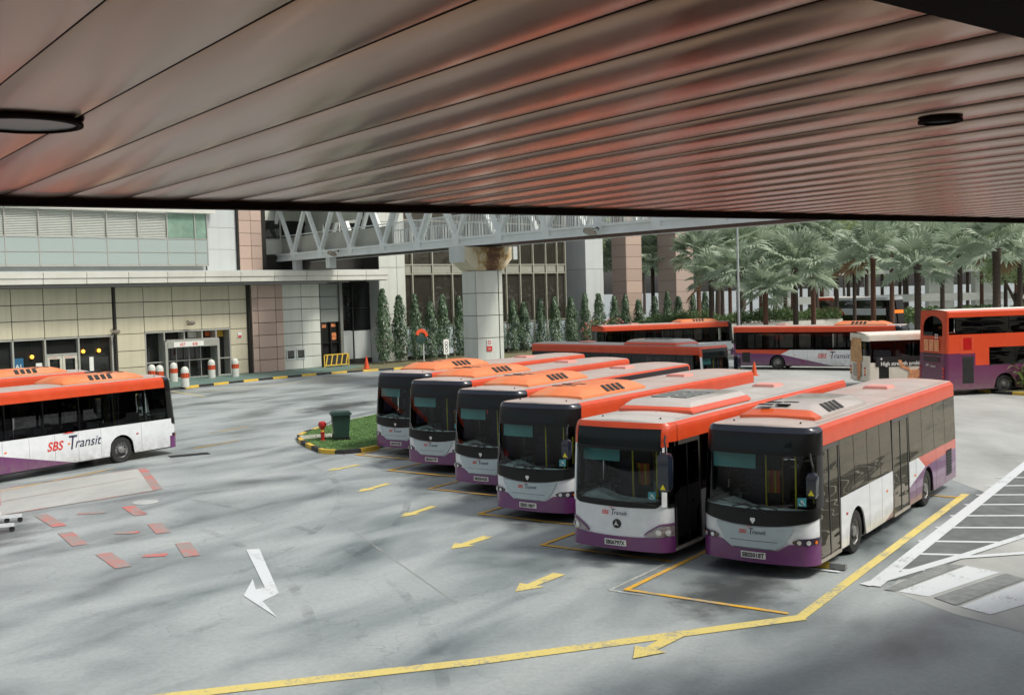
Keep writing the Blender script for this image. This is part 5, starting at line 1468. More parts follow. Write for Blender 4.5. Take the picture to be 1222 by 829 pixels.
def big_column(s0, s1, d, y, h, m, label, lm=None, rows=1.25, z0=.14):
    t = thing('column', label, 'column', (*fp(s0, y), 0), FROT)
    n = int(h / rows); zz = [z0] + [z0 + h * (i + 1) / n for i in range(n)]
    panels([0, s1 - s0], zz, m, 0, .03, parent=t, name='column_panel')
    mb = MB(); mb.box(.02, s1 - s0 - .02, .06, d, z0, h); obj('column_core', mb, m_joint, t)
    for j in range(n):
        k = ('cs', round(d, 2), round(zz[j + 1] - zz[j], 2), m.name)
        if k not in CACHE:
            q = MB(); q.box(-.03, .0, .0, d, .015, zz[j + 1] - zz[j] - .015); CACHE[k] = q.mesh('column_side_panel', m)
        link('column_side_panel', CACHE[k], t, (0, 0, zz[j]))
    return t
big_column(41.3, 44.2, 3.2, 0, 16, m_lite, 'broad pale grey block at the right end of the curtain wall', rows=6)
big_column(48.2, 51.0, 2.0, 0, 16, m_pink, 'brown granite column, left of the two behind the trees')
big_column(57.5, 61.0, 2.6, 0, 16, mat('granite_pale', srgb(184, 164, 152), .55, var=.1, scale=10), 'pinkish granite column, right of the two behind the trees')
mb = MB(); mb.box(41, 61.5, 0, 14, 16, 18); o = obj('overhead_slab', mb, m_lite, BR)

# ------------------------------------------------------------------ footbridge
BA = Vector((-20.05, 93.55)); BB = Vector((11.1, 55.4)); BDv = (BB - BA).normalized(); BROT = atan2(BDv.y, BDv.x)
BG = thing('footbridge', 'white steel truss footbridge running from the left building across the yard', 'bridge', (BA.x, BA.y, 0), BROT)
m_steel = mat('white_steel', srgb(222, 228, 226), .45, var=.05, scale=1, dirt=(srgb(176, 172, 160), .3))
BLn = 62.0; Z0 = 9.0; TH = 4.3; DW = 3.2
for y in (0, DW):
    mb = MB(); mb.box(-.6, BLn, y - .14, y + .14, Z0, Z0 + .16); mb.box(-.6, BLn, y - .04, y + .04, Z0 + .16, Z0 + .46); mb.box(-.6, BLn, y - .14, y + .14, Z0 + .46, Z0 + .6); obj('bottom_chord', mb, m_steel, BG)
    mb = MB(); mb.box(-.6, BLn, y - .14, y + .14, Z0 + TH, Z0 + TH + .3); obj('top_chord', mb, m_steel, BG)
    NP = 4.46
    for k in range(13):
        x = -.4 + k * NP
        for (a, c) in (((x, Z0 + .55), (x + NP / 2, Z0 + TH)), ((x + NP / 2, Z0 + TH), (x + NP, Z0 + .55))):
            mb = MB(); mb.bar((a[0], y, a[1]), (c[0], y, c[1]), .22, .3, (0, 1, 0)); obj('truss_diagonal', mb, m_steel, BG)
        mb = MB(); mb.box(x - .32, x + .32, y - .16, y + .16, Z0 + .02, Z0 + .72); obj('node_plate', mb, m_steel, BG)
mb = MB(); mb.box(-.6, BLn, .14, DW - .14, Z0 + .3, Z0 + .45); obj('deck', mb, m_grey, BG)
mb = MB(); mb.box(-.6, BLn, .14, DW - .14, Z0 + .02, Z0 + .29); obj('deck_beam', mb, m_joint, BG)
mb = MB(); mb.box(-.6, BLn, -.4, DW + .4, Z0 + TH + .3, Z0 + TH + .45); obj('bridge_roof', mb, m_steel, BG)
for (a, c) in ((-.5, 8.3), (8.35, 13), (13.05, 18)):
    mb = MB(); mb.box(a, c, .5, .56, Z0 + .6, Z0 + 1.95); obj('solid_parapet', mb, mat('bridge_panel', srgb(170, 172, 162), .6, var=.05), BG)
mb = MB(); mb.box(-.5, 10, 2.9, 2.96, Z0 + 3.0, Z0 + TH); mb.box(-.5, 4, 2.8, 2.9, Z0 + .5, Z0 + 3.0); obj('bridge_side_panel', mb, m_grey, BG)
mb = MB(); mb.box(-.5, BLn, .42, .48, Z0 + 2.05, Z0 + 2.13); mb.box(-.5, BLn, DW - .48, DW - .42, Z0 + 1.75, Z0 + 1.83); obj('handrail', mb, m_steel, BG)
mb = MB()
for k in range(int((BLn - 18) / .16)): x = 18 + k * .16; mb.box(x, x + .03, .43, .47, Z0 + .6, Z0 + 2.05)
for k in range(int(BLn / .3)): x = k * .3; mb.box(x, x + .03, DW - .47, DW - .43, Z0 + .6, Z0 + 1.75)
o = obj('railing_bars', mb, m_steel, BG); o['kind'] = 'stuff'
for i in range(2):
    x = (4.2, 9.6)[i] - .6; mb = MB(); mb.box(x, x + .55, .1, .7, 8.2, 9.0); obj('roof_stub_post', mb, m_steel, BG)
# downpipe under the far end, dark pipe below the deck edge to the right
mb = MB(); mb.box(31, BLn, -.02, .34, Z0 - .16, Z0 - .003); obj('gutter', mb, mat('rust_brown', srgb(84, 62, 54), .6, var=.3), BG)
# bridge pier
PIER = thing('bridge_pier', 'grey panelled bridge pier with rust-stained crosshead left of centre', 'pier', (*((BA + BDv * 27.55)), 0), BROT)
rust, rn, ro = newmat('rust_stained_concrete')
p = N(rn, 'ShaderNodeBsdfPrincipled', Roughness=.8); tc = N(rn, 'ShaderNodeTexCoord'); no = N(rn, 'ShaderNodeTexNoise', Scale=1.6, Detail=9.0, Roughness=.75); L(rn, tc.outputs['Object'], no.inputs['Vector'])
sp = N(rn, 'ShaderNodeSeparateXYZ'); L(rn, tc.outputs['Object'], sp.inputs[0])
ab = N(rn, 'ShaderNodeMath', operation='ABSOLUTE'); a0 = N(rn, 'ShaderNodeMath', operation='ADD'); L(rn, sp.outputs[1], a0.inputs[0]); a0.inputs[1].default_value = -1.9; L(rn, a0.outputs[0], ab.inputs[0])
mm = N(rn, 'ShaderNodeMath', operation='MULTIPLY_ADD'); L(rn, ab.outputs[0], mm.inputs[0]); mm.inputs[1].default_value = -.20; L(rn, no.outputs[0], mm.inputs[2])
rr_ = ramp(rn, mm.outputs[0], [(.22, srgb(206, 198, 172)), (.33, srgb(186, 160, 112)), (.41, srgb(120, 90, 62)), (.55, srgb(92, 64, 48))])
L(rn, rr_.outputs[0], p.inputs['Base Color']); L(rn, p.outputs[0], ro.inputs[0])
YC = 1.6                                                # crosshead runs across the bridge
mb = MB(); mb.prism([(YC - 2.1, 8.93), (YC + 1.95, 8.93), (YC + 1.95, 8.2), (YC + 1.15, 7.42), (YC - 1.15, 7.42), (YC - 2.1, 8.2)], -1.5, .12, lambda x, y, z: (z, x, y)); obj('crosshead', mb, rust, PIER)
for ya, yb in ((YC - 2.45, YC - 2.1), (YC + 1.95, YC + 2.3)):
    mb = MB(); zq = 7.95 if ya < YC else 8.1
    mb.box(-1.0, .22, ya, yb, zq, 8.96); obj('crosshead_cheek', mb, m_lite, PIER)
zz = [.02, 1.5, 2.97, 4.45, 5.92, 7.4]
for j in range(5):
    for (ya, yb) in ((YC - 1.1, YC + .75), (YC + .79, YC + 1.12)):
        mb = MB(); mb.box(-.05, .0, ya + .02, yb - .02, zz[j] + .02, zz[j + 1] - .02); obj('pier_panel', mb, m_grey, PIER)
    mb = MB(); mb.box(-1.42, -.04, YC - 1.14, YC - 1.10, zz[j] + .02, zz[j + 1] - .02); obj('pier_panel', mb, m_grey, PIER)
mb = MB(); mb.box(-1.4, -.06, YC - 1.08, YC + 1.1, .0, 7.4); obj('pier_core', mb, m_joint, PIER)
ns = thing('no_entry_notice', 'small white and red no smoking notice on the bridge pier', 'notice', (*(BA + BDv * 27.58 + Vector((-BDv.y, BDv.x)) * 1.45), 2.1), BROT + pi / 2)
mb = MB(); mb.box(-.2, .2, -.02, .0, .34, .8); obj('notice_panel', mb, m_plate, ns)
mb = MB(); mb.box(-.22, .22, -.02, .0, .0, .33); obj('notice_band', mb, m_redp, ns)
mb = MB(); mb.lathe([(.15, -.028), (.15, -.022), (.11, -.022), (.11, -.028), (.15, -.028)], 20, 'y', (0, 0, .57)); mb.bar((-.09, -.026, .66), (.09, -.026, .48), .006, .035, (0, 1, 0)); obj('prohibition_ring', mb, m_redp, ns)
mb = MB(); put_text(mb, 'NO', .16, (-.15, -.024, .1), (1, 0, 0), (0, 0, 1)); obj('notice_lettering', mb, m_plate, ns)
# floodlights
def floodlight(x, y, z, rot, label, sc_=1):
    t = thing('floodlight', label, 'floodlight', (x, y, z), rot, 'floodlights and cameras fixed to walls and bridge')
    t.scale = (sc_,) * 3
    mb = MB(); mb.prism([(-.35, 0), (.35, 0), (.25, .22), (-.25, .22)], -.35, .1, lambda a, b, c: (a, c - .2, b - .18 - c * .4)); obj('lamp_housing', mb, mat('flood_grey', srgb(150, 140, 128), .4, metal=.4), t)
    mb = MB(); mb.tube([(-.3, 0, .0), (-.3, .1, .15), (.3, .1, .15), (.3, 0, 0)], .025, 6); mb.tube([(0, .1, .15), (0, .35, .25)], .03, 6); obj('bracket', mb, m_joint, t)
def bp(s, n=-.35): q = BA + BDv * s + Vector((BDv.y, -BDv.x)) * (-n); return (q.x, q.y)
floodlight(*bp(11.5, -.45), 9.25, BROT, 'floodlight on the left part of the bridge girder')
floodlight(*bp(39.8, -.45), 9.2, BROT, 'brown floodlight on the bridge girder right of the pier')
floodlight(*fp(-5.4, -.25), 4.3, FROT, 'small floodlight above the entrance', .8)
floodlight(*fp(-11.4, -.3), 3.9, FROT, 'camera bracket at the dark downpipe left of the entrance', .8)

# ------------------------------------------------------------------ vegetation
def leafmat(name, col, col2, rough=.5, trans=.25, spec=.5):
    m, n, o = newmat(name)
    oi = N(n, 'ShaderNodeObjectInfo'); ge = N(n, 'ShaderNodeNewGeometry')
    tc = N(n, 'ShaderNodeTexCoord'); no = N(n, 'ShaderNodeTexNoise', Scale=2.2, Detail=3.0); L(n, tc.outputs['Object'], no.inputs['Vector'])
    ad = N(n, 'ShaderNodeMath', operation='MULTIPLY_ADD'); L(n, oi.outputs['Random'], ad.inputs[0]); ad.inputs[1].default_value = .5; L(n, no.outputs[0], ad.inputs[2])
    ad2 = N(n, 'ShaderNodeMath', operation='MULTIPLY_ADD'); L(n, ge.outputs['Random Per Island'], ad2.inputs[0]); ad2.inputs[1].default_value = .5; L(n, ad.outputs[0], ad2.inputs[2])
    r = ramp(n, ad2.outputs[0], [(.45, col), (1.1, col2)]); r.color_ramp.elements[1].position = 1.0
    p = N(n, 'ShaderNodeBsdfPrincipled', Roughness=rough); L(n, r.outputs[0], p.inputs['Base Color']); p.inputs['Specular IOR Level'].default_value = spec
    t = N(n, 'ShaderNodeBsdfTranslucent'); L(n, r.outputs[0], t.inputs[0]); mx = N(n, 'ShaderNodeMixShader'); mx.inputs[0].default_value = trans
    L(n, p.outputs[0], mx.inputs[1]); L(n, t.outputs[0], mx.inputs[2]); L(n, mx.outputs[0], o.inputs[0]); return m
m_poly = leafmat('ashoka_leaf', (.034, .072, .042, 1), (.10, .17, .085, 1), .4)
m_palm = leafmat('silver_palm_leaf', (.10, .155, .095, 1), (.40, .48, .35, 1), .42, .4)
m_palmdry = leafmat('dry_palm_leaf', (.18, .10, .06, 1), (.34, .22, .12, 1), .7, .3)
m_broad = leafmat('broad_leaf', (.09, .14, .06, 1), (.34, .42, .2, 1), .5, .45)
m_hedge = leafmat('hedge_leaf', (.03, .07, .03, 1), (.13, .20, .07, 1), .45, .3)
m_bark = mat('palm_bark', srgb(78, 66, 58), .9, var=.3, scale=6, bump=.6, bscale=14, stretch=(1, 1, 3))
m_barkr = mat('palm_bark_red', srgb(100, 70, 56), .9, var=.3, scale=6, bump=.6, bscale=14, stretch=(1, 1, 3))
m_stem = mat('thin_stem', srgb(170, 166, 150), .8, var=.2)

def ashoka(seed, h=5.6, rmax=.84):
    """narrow weeping column: lance leaves hanging in tiers round a stem"""
    random.seed(seed); V = []; F = []; n = int(420 * h)
    for k in range(n):
        u = random.random() ** .9; z = .35 + (h - .35) * u
        env = rmax * (1 - .82 * u ** 1.9) * (.9 + .1 * sin(z * 4.1 + seed * 2))
        if z < 1.0: env *= .65
        a = random.uniform(0, 2 * pi); rr = env * (.35 + .65 * sqrt(random.random())) * (1 + .22 * sin(a * 3 + z * 2 + seed))
        p = Vector((cos(a) * rr, sin(a) * rr, z)); out = Vector((cos(a), sin(a), 0)); ln_ = random.uniform(.14, .3); w_ = ln_ * .22
        d = (out * random.uniform(.15, .7) + Vector((random.uniform(-.3, .3), random.uniform(-.3, .3), -1))).normalized() * ln_
        sv = d.cross(out).normalized() if abs(d.cross(out).length) > 1e-4 else Vector((1, 0, 0))
        sv = (sv + out * random.uniform(-.5, .5)).normalized() * w_
        b = len(V); V += [p, p + d * .45 + sv, p + d, p + d * .45 - sv]; F.append((b, b + 1, b + 2, b + 3))
    mb = MB(); mb.add(V, F, False); return mb.mesh('crown', m_poly, recalc=False)
ASH = [ashoka(s) for s in range(5)]
def stem_mesh(h, r):
    mb = MB(); mb.tube([(0, 0, 0), (.02, .01, h * .4), (0, 0, h * .95)], [r, r * .8, r * .3], 8); return mb.mesh('trunk', m_stem)
ASTEM = stem_mesh(5.3, .05)
trees = [(.09, 6.5), (1.9, 5.9), (3.7, 5.95), (5.5, 5.3), (7.0, 5.85), (9.0, 5.7), (12.2, 5.6), (14.1, 5.4), (16.1, 5.2), (17.6, 4.9), (20.0, 5.2), (22.1, 5.3), (24.6, 5.2), (26.8, 5.6), (29.0, 5.5), (31.6, 5.2), (33.5, 5.35), (35.8, 4.7), (38.7, 5.0), (41.1, 5.5), (43.2, 4.9), (46.0, 5.2), (48.5, 5.3)]
TD = Vector((sin(radians(44)), cos(radians(44))))
ordn = ['leftmost', 'second', 'third', 'fourth', 'fifth', 'sixth', 'seventh', 'eighth', 'ninth', 'tenth', 'eleventh', 'twelfth', 'thirteenth', 'fourteenth', 'fifteenth', 'sixteenth', 'seventeenth', 'eighteenth', 'nineteenth', 'twentieth', 'twenty-first', 'twenty-second', 'twenty-third']
for i, (s, h) in enumerate(trees):
    q = Vector((-11.0, 95.0)) + TD * s
    lab = ('leftmost and tallest' if i == 0 else ordn[i] + ' from the left of the') if i == 0 else ordn[i] + ' from the left in the row of'
    lab = 'leftmost and tallest narrow weeping tree beside the grey pilaster' if i == 0 else ordn[i] + ' narrow weeping tree from the left in the row along the building'
    t = thing('columnar_tree', lab, 'tree', (q.x, q.y, .12), random.uniform(0, 6.28), 'narrow weeping trees in a row'); c = link('crown', ASH[i % 5], t); link('trunk', ASTEM, t)
    f_ = h / 5.6; t.scale = (1.02 + .12 * sin(i * 2.3), 1.02 + .12 * sin(i * 2.3), f_)

def fan_leaf(seed, R=1.25, pet=1.35):
    """costapalmate fan leaf on a stout petiole, along +X, folded blade, split tips"""
    random.seed(seed); V = []; F = []; n = 17
    w_ = .03; V += [(0, -w_, 0), (0, w_, 0), (pet, w_ * .5, .02), (pet, -w_ * .5, .02), (0, 0, -.04), (pet, 0, -.01)]; F += [(0, 3, 2, 1), (0, 4, 5, 3), (1, 2, 5, 4)]
    spread = radians(128)
    for k in range(n):
        a = -spread + 2 * spread * k / (n - 1); da = spread / (n - 1); rr = R * (1 - .22 * abs(a) / spread) * random.uniform(.9, 1.06)
        droop = -.22 * random.uniform(.5, 1.3); b = len(V); cz = .14 * abs(sin(a))
        c0 = (pet - .02, 0, .02)
        r1 = rr * .62
        V += [c0, (pet + cos(a - da) * r1, sin(a - da) * r1, .03 + cz * .6), (pet + cos(a) * r1, sin(a) * r1, .10 + cz * .6), (pet + cos(a + da) * r1, sin(a + da) * r1, .03 + cz * .6), (pet + cos(a) * rr, sin(a) * rr, cz + droop * rr * .6)]
        F += [(b, b + 1, b + 2), (b, b + 2, b + 3), (b + 1, b + 4, b + 2), (b + 2, b + 4, b + 3)]
    mb = MB(); mb.add(V, F, False); return mb
LEAF = [fan_leaf(s).mesh('leaf', m_palm, recalc=False) for s in range(4)]
LEAFD = fan_leaf(9).mesh('leaf', m_palmdry, recalc=False)
def joined_crown(seed, n=30):
    random.seed(seed); V = []; F = []
    for k in range(n):
        src = fan_leaf(seed * 50 + k); el = radians(82 - 118 * (k / n) ** .85); az = k * 2.39996 + random.uniform(-.2, .2); s = random.uniform(.85, 1.15)
        Mx = Matrix.Rotation(az, 3, 'Z') @ Matrix.Rotation(-el, 3, 'Y') @ Matrix.Rotation(random.uniform(-.5, .5), 3, 'X'); b = len(V)
        V += [Mx @ Vector(v) * s for v in src.v]; F += [tuple(i + b for i in f) for f in src.f]
    mb = MB(); mb.add(V, F, False); return mb.mesh('crown', m_palm, recalc=False)
JC = [joined_crown(s) for s in range(3)]
def palm(x, y, h, r, label, seed, near=True, sc_=1.0, nl=26, lean=0, z=0, bark=None):
    random.seed(seed); t = thing('fan_palm', label, 'palm tree', (x, y, z), 0, 'silver fan palms behind the buses')
    mb = MB(); pts = [(lean * (k / 6) ** 2, 0, h * k / 6) for k in range(7)]; mb.tube(pts, [r * 1.3, r * 1.05, r, r * .95, r * .92, r * .9, r * 1.15], 10)
    for k in range(int(h / .35)):        # leaf-scar rings
        zz_ = .35 + k * .35; 
        if zz_ < h - .2: mb.lathe([(r * 1.0, -.03), (r * 1.07, 0), (r * 1.0, .03)], 10, 'z', (lean * (zz_ / h) ** 2, 0, zz_))
    obj('trunk', mb, bark or m_bark, t)
    top = (lean, 0, h)
    if near:
        for k in range(nl):
            u = k / nl; el = radians(84 - 122 * u ** .85 + random.uniform(-8, 8)); az = k * 2.39996 + random.uniform(-.25, .25)
            dry = u > .93 and random.random() < .7
            o = link('leaf', LEAFD if dry else random.choice(LEAF), t, top)
            s = random.uniform(.7, 1.2) * sc_; o.scale = (s, s, s)
            o.rotation_euler = (Matrix.Rotation(az, 3, 'Z') @ Matrix.Rotation(-el, 3, 'Y') @ Matrix.Rotation(random.uniform(-.6, .6), 3, 'X')).to_euler()
    else:
        o = link('crown', random.choice(JC), t, top); o.scale = (sc_ * 1.05,) * 3; o.rotation_euler = (0, 0, random.uniform(0, 6.28))
    return t
def ray(px, D, z=0):
    """ground point at a bearing (tangent px) and distance D metres ahead"""
    return (px * D, D)
# front palms: bearing (x/y), distance, trunk height, radius
FP = [(.205, 94, 8.0, .26, 'palm just right of the granite columns, dark trunk behind the lamp post', 1.15),
      (.229, 90, 6.5, .25, 'shorter palm with a low crown and red-brown trunk behind the long purple bus', 1.05),
      (.256, 92, 8.2, .27, 'palm with a wide open crown of raised pale leaf stalks', 1.35),
      (.272, 104, 9.2, .27, 'slender dark palm trunk just right of the open-crowned palm', 1.1),
      (.293, 112, 9.0, .27, 'dark palm trunk left of the far double-deck bus', 1.2),
      (.309, 100, 8.6, .2, 'thin dark palm trunk in front of the left end of the far double-deck bus', 1.1),
      (.326, 94, 9.3, .26, 'reddish palm trunk in front of the middle of the far double-deck bus', 1.3),
      (.366, 88, 8.1, .33, 'thick palm trunk standing left of the orange double-deck bus', 1.15),
      (.404, 92, 8.8, .25, 'slim palm with pale trunk above the orange double-deck bus', 1.15),
      (.437, 84, 9.4, .36, 'thick dark palm trunk near the right edge with drooping fans', 1.4),
      (.458, 92, 9.0, .26, 'rightmost palm partly hidden behind the thick dark palm', 1.1),
      (.18, 100, 7.6, .24, 'palm seen beside the right granite column', 1.1)]
for i, (bx, D, h, r, lab, s) in enumerate(FP):
    x, y = ray(bx, D); palm(x, y, h - .9, r * .85, lab, 100 + i, True, s, 26 if i != 2 else 30, bark=m_barkr if i in (1, 6, 3) else None)
random.seed(42)
k = 0
for i in range(34):
    bx = .168 + i * .0096 + random.uniform(-.004, .004); D = random.uniform(112, 175); x, y = ray(bx, D)
    palm(x, y, random.uniform(8.5, 11.5), .24, 'background fan palm, trunk seen ' + ('beside the right granite column' if bx < .205 else 'between the lamp post and the open-crowned palm' if bx < .262 else 'left of the far double-deck bus' if bx < .3 else 'above or beside the far double-deck bus' if bx < .36 else 'left of the thick palm by the orange double-decker' if bx < .4 else 'above the orange double-decker' if bx < .45 else 'near the right edge of the grove'), 300 + i, False, random.uniform(1.1, 1.45), bark=m_barkr if i % 3 == 0 else None)
for i, (bx, D, h) in enumerate(((.096, 128, 9), (.115, 140, 10), (.128, 133, 9.5), (.14, 150, 9))):
    x, y = ray(bx, D); palm(x, y, h, .24, ('palm seen left of the brown column', 'palm seen between the two granite columns, nearer the left one', 'palm seen midway between the two granite columns', 'palm seen close to the right granite column')[i], 350 + i, False, 1.2)

def leaf_cloud(name, seed, lobes, n, size, m):
    """crown made of many small leaf faces spread through several lobes (cx,cy,cz,r,rz)"""
    random.seed(seed); V = []; F = []
    for k in range(n):
        cx, cy, cz, r, rz = random.choice(lobes); a = random.uniform(0, 2 * pi); u = random.uniform(-1, 1); q = random.random() ** .45
        p = Vector((cx + cos(a) * sqrt(1 - u * u) * r * q, cy + sin(a) * sqrt(1 - u * u) * r * q, cz + u * rz * q)); s = size * random.uniform(.6, 1.5)
        d1 = Vector((random.gauss(0, 1), random.gauss(0, 1), random.gauss(0, .6))).normalized(); d2 = d1.cross(Vector((random.gauss(0, 1), random.gauss(0, 1), random.gauss(0, 1)))).normalized()
        b = len(V); V += [p - d1 * s, p + d2 * s * .45, p + d1 * s, p - d2 * s * .45]; F.append((b, b + 1, b + 2, b + 3))
    mb = MB(); mb.add(V, F, False); return mb.mesh(name, m, recalc=False)
def lobes(seed, R, z0, n=9):
    random.seed(seed); return [(random.uniform(-R, R) * .75, random.uniform(-R, R) * .75, z0 + random.uniform(-R * .4, R * .55), random.uniform(.28, .5) * R, random.uniform(.22, .4) * R) for _ in range(n)]
BC = [leaf_cloud('crown', 60 + s, lobes(60 + s, 6.0, 10.5, 12), 4200, .24, m_broad) for s in range(3)]
mb = MB(); mb.tube([(0, 0, 0), (.1, 0, 3), (0, .2, 6.5)], [.4, .33, .25], 10)
for a in range(5): c = a * 1.256; mb.tube([(0, .1, 5.2), (cos(c) * 1.6, sin(c) * 1.6, 8), (cos(c) * 3.2, sin(c) * 3.2, 10.5)], [.2, .13, .05], 7)
BT = mb.mesh('trunk', m_bark)
random.seed(5)
bt = [(.06 + i * .021, 158 + (i * 37) % 50) for i in range(0, 22, 2)] + [(.12 + i * .09, 260 + (i * 23) % 60) for i in range(5)] + [(.455, 96), (.48, 104)]
for i, (bx, D) in enumerate(bt):
    x, y = ray(bx, D); t = thing('broadleaf_tree', ('bright leafy tree at the right edge above the double-deck bus' if bx > .45 and D < 100 else 'leafy tree at the right edge behind the thick palm' if D < 110 and bx > .45 else 'pale green broadleaf tree far behind the palms, ' + ('seen between the building and the granite columns' if bx < .17 else 'behind the left part of the grove' if bx < .27 else 'behind the far double-deck bus' if bx < .36 else 'behind the right part of the grove')), 'tree', (x, y, 0), i * 1.7, None if D < 110 else 'broadleaf trees beyond the palms')
    link('crown', BC[i % 3], t); link('trunk', BT, t); s = random.uniform(.95, 1.3) * (1 if D > 110 else .75); t.scale = (s, s, s * (1.0 if D < 250 else 1.5))
mb = MB()
# low planted bank: hedges on a raised planter
PL0 = Vector((13.0, 104)); 
pw = [(14, 101), (29.5, 109), (33.4, 112), (30, 118), (12, 110)]
mb = MB(); mb.prism(pw, 0, 2.35); tag(obj('planter_wall', mb, mat('planter_concrete', srgb(204, 200, 188), .6, var=.06)), 'long pale raised planter wall carrying the clipped hedges', 'planter wall')
HC = [leaf_cloud('foliage', 80 + s, [(x * .55 - 1.6, random.uniform(-.3, .3), .55 + .08 * sin(x * 1.7 + s), .75, .6) for x in range(7)], 2600, .085, m_hedge) for s in range(2)]
for i in range(7):
    x = 14.6 + i * 2.75; y = 102.3 + i * 1.42
    t = thing('hedge', ordn[i] + ' clipped hedge clump from the left on the raised planter', 'hedge', (x, y, 2.33), radians(27), 'clipped hedges on the planter'); link('foliage', HC[i % 2], t); t.scale = (1, 1, 1.1 + .25 * sin(i * 2.1))
# leafy ground cover between the palms
mb = MB(); gm = leaf_cloud('ground_cover', 91, [(x, random.uniform(-6, 6), .4, 2.2, .8) for x in range(0, 60, 2)], 9000, .28, m_hedge)
tag(link('ground_cover', gm, None, (14, 118, 1.6), radians(20)), 'low shrubs filling the bed under the palm grove', 'shrubs', kind='stuff')
# flowering shrubs seen between the columns
m_pinkf = mat('pink_flower', srgb(214, 120, 130), .8, var=.3)
for i, (bx, D) in enumerate(((.075, 112), (.092, 116))):
    x, y = ray(bx, D); t = thing('flowering_shrub', ('left pink flowering shrub behind the narrow trees', 'right pink flowering shrub behind the narrow trees')[i], 'shrub', (x, y, 0)); 
    link('foliage', leaf_cloud('foliage', 95 + i, [(0, 0, 1.6, 1.3, 1.4), (.8, .2, 1.0, 1, 1)], 900, .14, m_hedge), t); link('blossom', leaf_cloud('blossom', 98 + i, [(0, 0, 1.7, 1.4, 1.4)], 160, .14, m_pinkf), t)
# agave-like plant on the right island
t = thing('spiky_plant', 'bushy green plant with arching leaves on the island at the right edge', 'plant', (26.3, 57.0, .15))
random.seed(3)
LFM = None
for k in range(34):
    mb = MB(); Ln_ = random.uniform(.8, 1.25); pts = []
    for j in range(5): u = j / 4; pts.append((Ln_ * u * .8, .075 * (1 - u) ** .6 * (1 if j else .5), Ln_ * (u * .95 - .75 * u * u)))
    V = [(x, w_, z) for x, w_, z in pts] + [(x, -w_, z) for x, w_, z in pts]; mb.add(V, [(j, j + 1, 6 + j, 5 + j) for j in range(4)], True)
    o = obj('leaf', mb, leafmat('agave_leaf', (.06, .12, .04, 1), (.26, .36, .12, 1)) if LFM is None else LFM, t, recalc=False)
    LFM = o.data.materials[0]; o.location = (random.uniform(-.25, .25), random.uniform(-.25, .25), random.uniform(.1, 1.1)); o.rotation_euler = (0, random.uniform(-.7, .3), random.uniform(0, 6.28))
mb = MB(); mb.tube([(0, 0, 0), (0, .05, 1.2)], [.07, .05], 8); obj('stem', mb, m_bark, t)

# pale covered walkway and piers seen through the palms
WK = thing('covered_walkway', 'pale elevated covered walkway with thick piers beyond the palm grove', 'walkway', (48, 150, 0), radians(-6))
m_far = mat('far_concrete', srgb(226, 228, 220), .7, var=.05)
mb = MB(); mb.box(-13, 22, -1.5, 2.5, 7.0, 7.5); obj('walkway_roof', mb, m_far, WK)
for x in (-11, -6, 0, 8, 14, 20):
    mb = MB(); mb.box(x, x + (1.0 if x not in (8, 14) else 3.2), -.5, 1.5, 0, 7.0); obj('pier', mb, m_far, WK)
mb = MB(); mb.box(-13, 22, -1.2, -1.0, 3.2, 4.2); obj('walkway_parapet', mb, m_far, WK)
# ------------------------------------------------------------------ street furniture
mb = MB(); lp = thing('lamp_post', 'slim grey lamp post in front of the palms', 'lamp post', (17.2, 84.0, 0))
mb.tube([(0, 0, 0), (0, 0, 12)], [.11, .07], 12); obj('pole', mb, mat('galvanised', srgb(176, 182, 182), .45, metal=.3), lp)
mb = MB(); mb.lathe([(.2, 0), (.2, .1), (.12, .35)], 12); obj('base', mb, MATS['galvanised'], lp)
# domed bollards
m_bol = mat('bollard_white', srgb(206, 208, 200), .6, var=.08, scale=4); m_bor = mat('bollard_orange', srgb(216, 84, 40), .5)
def bollard(x, y, lab):
    t = thing('bollard', lab, 'bollard', (x, y, .14), FROT, 'domed bollards in front of the entrance')
    cpart('bol', 'bollard_post', lambda: MB().lathe([(.27, 0), (.27, 1.05), (.25, 1.2), (.18, 1.32), (.08, 1.38), (0, 1.39)], 20), m_bol, t)
    cpart('bol', 'reflective_band', lambda: MB().lathe([(.272, .62), (.278, .62), (.278, .95), (.272, .95)], 20), m_bor, t)
    def ch():
        m = MB()
        for k in range(10):
            a = 2 * pi * k / 10
            for s in (0, 1):
                P = []
                for (da, z) in ((0, .64 + .145 * (1 - s) * 0), (.12, .64), (.32 - .0, .785), (.2, .785)):
                    P.append((da, z))
                q = [(a + da, z if s == 0 else 1.57 - z) for da, z in P]
                vs = [(cos(x_) * .281, sin(x_) * .281, z) for x_, z in q] + [(cos(x_) * .276, sin(x_) * .276, z) for x_, z in q]
                m.add(vs, [(0, 1, 2, 3), (7, 6, 5, 4), (0, 4, 5, 1), (1, 5, 6, 2), (2, 6, 7, 3), (3, 7, 4, 0)])
        return m
    cpart('bol', 'chevron', ch, m_inkb, t)
for s, n_, lab in ((-9.85, -2.6, 'domed bollard left of the entrance, half hidden behind the left buses'), (-9.95, -3.9, 'domed bollard whose plain top just shows over the left bus roof'), (-7.81, -2.0, 'domed bollard nearest the route number board, left of the entrance doors'), (-10.1, -7.6, 'domed bollard closest to the kerb in front of the entrance'), (-4.37, -1.43, 'domed bollard in front of the right door leaves'), (-2.77, -2.13, 'rightmost domed bollard by the panel right of the entrance')):
    bollard(*fp(s, n_), lab)
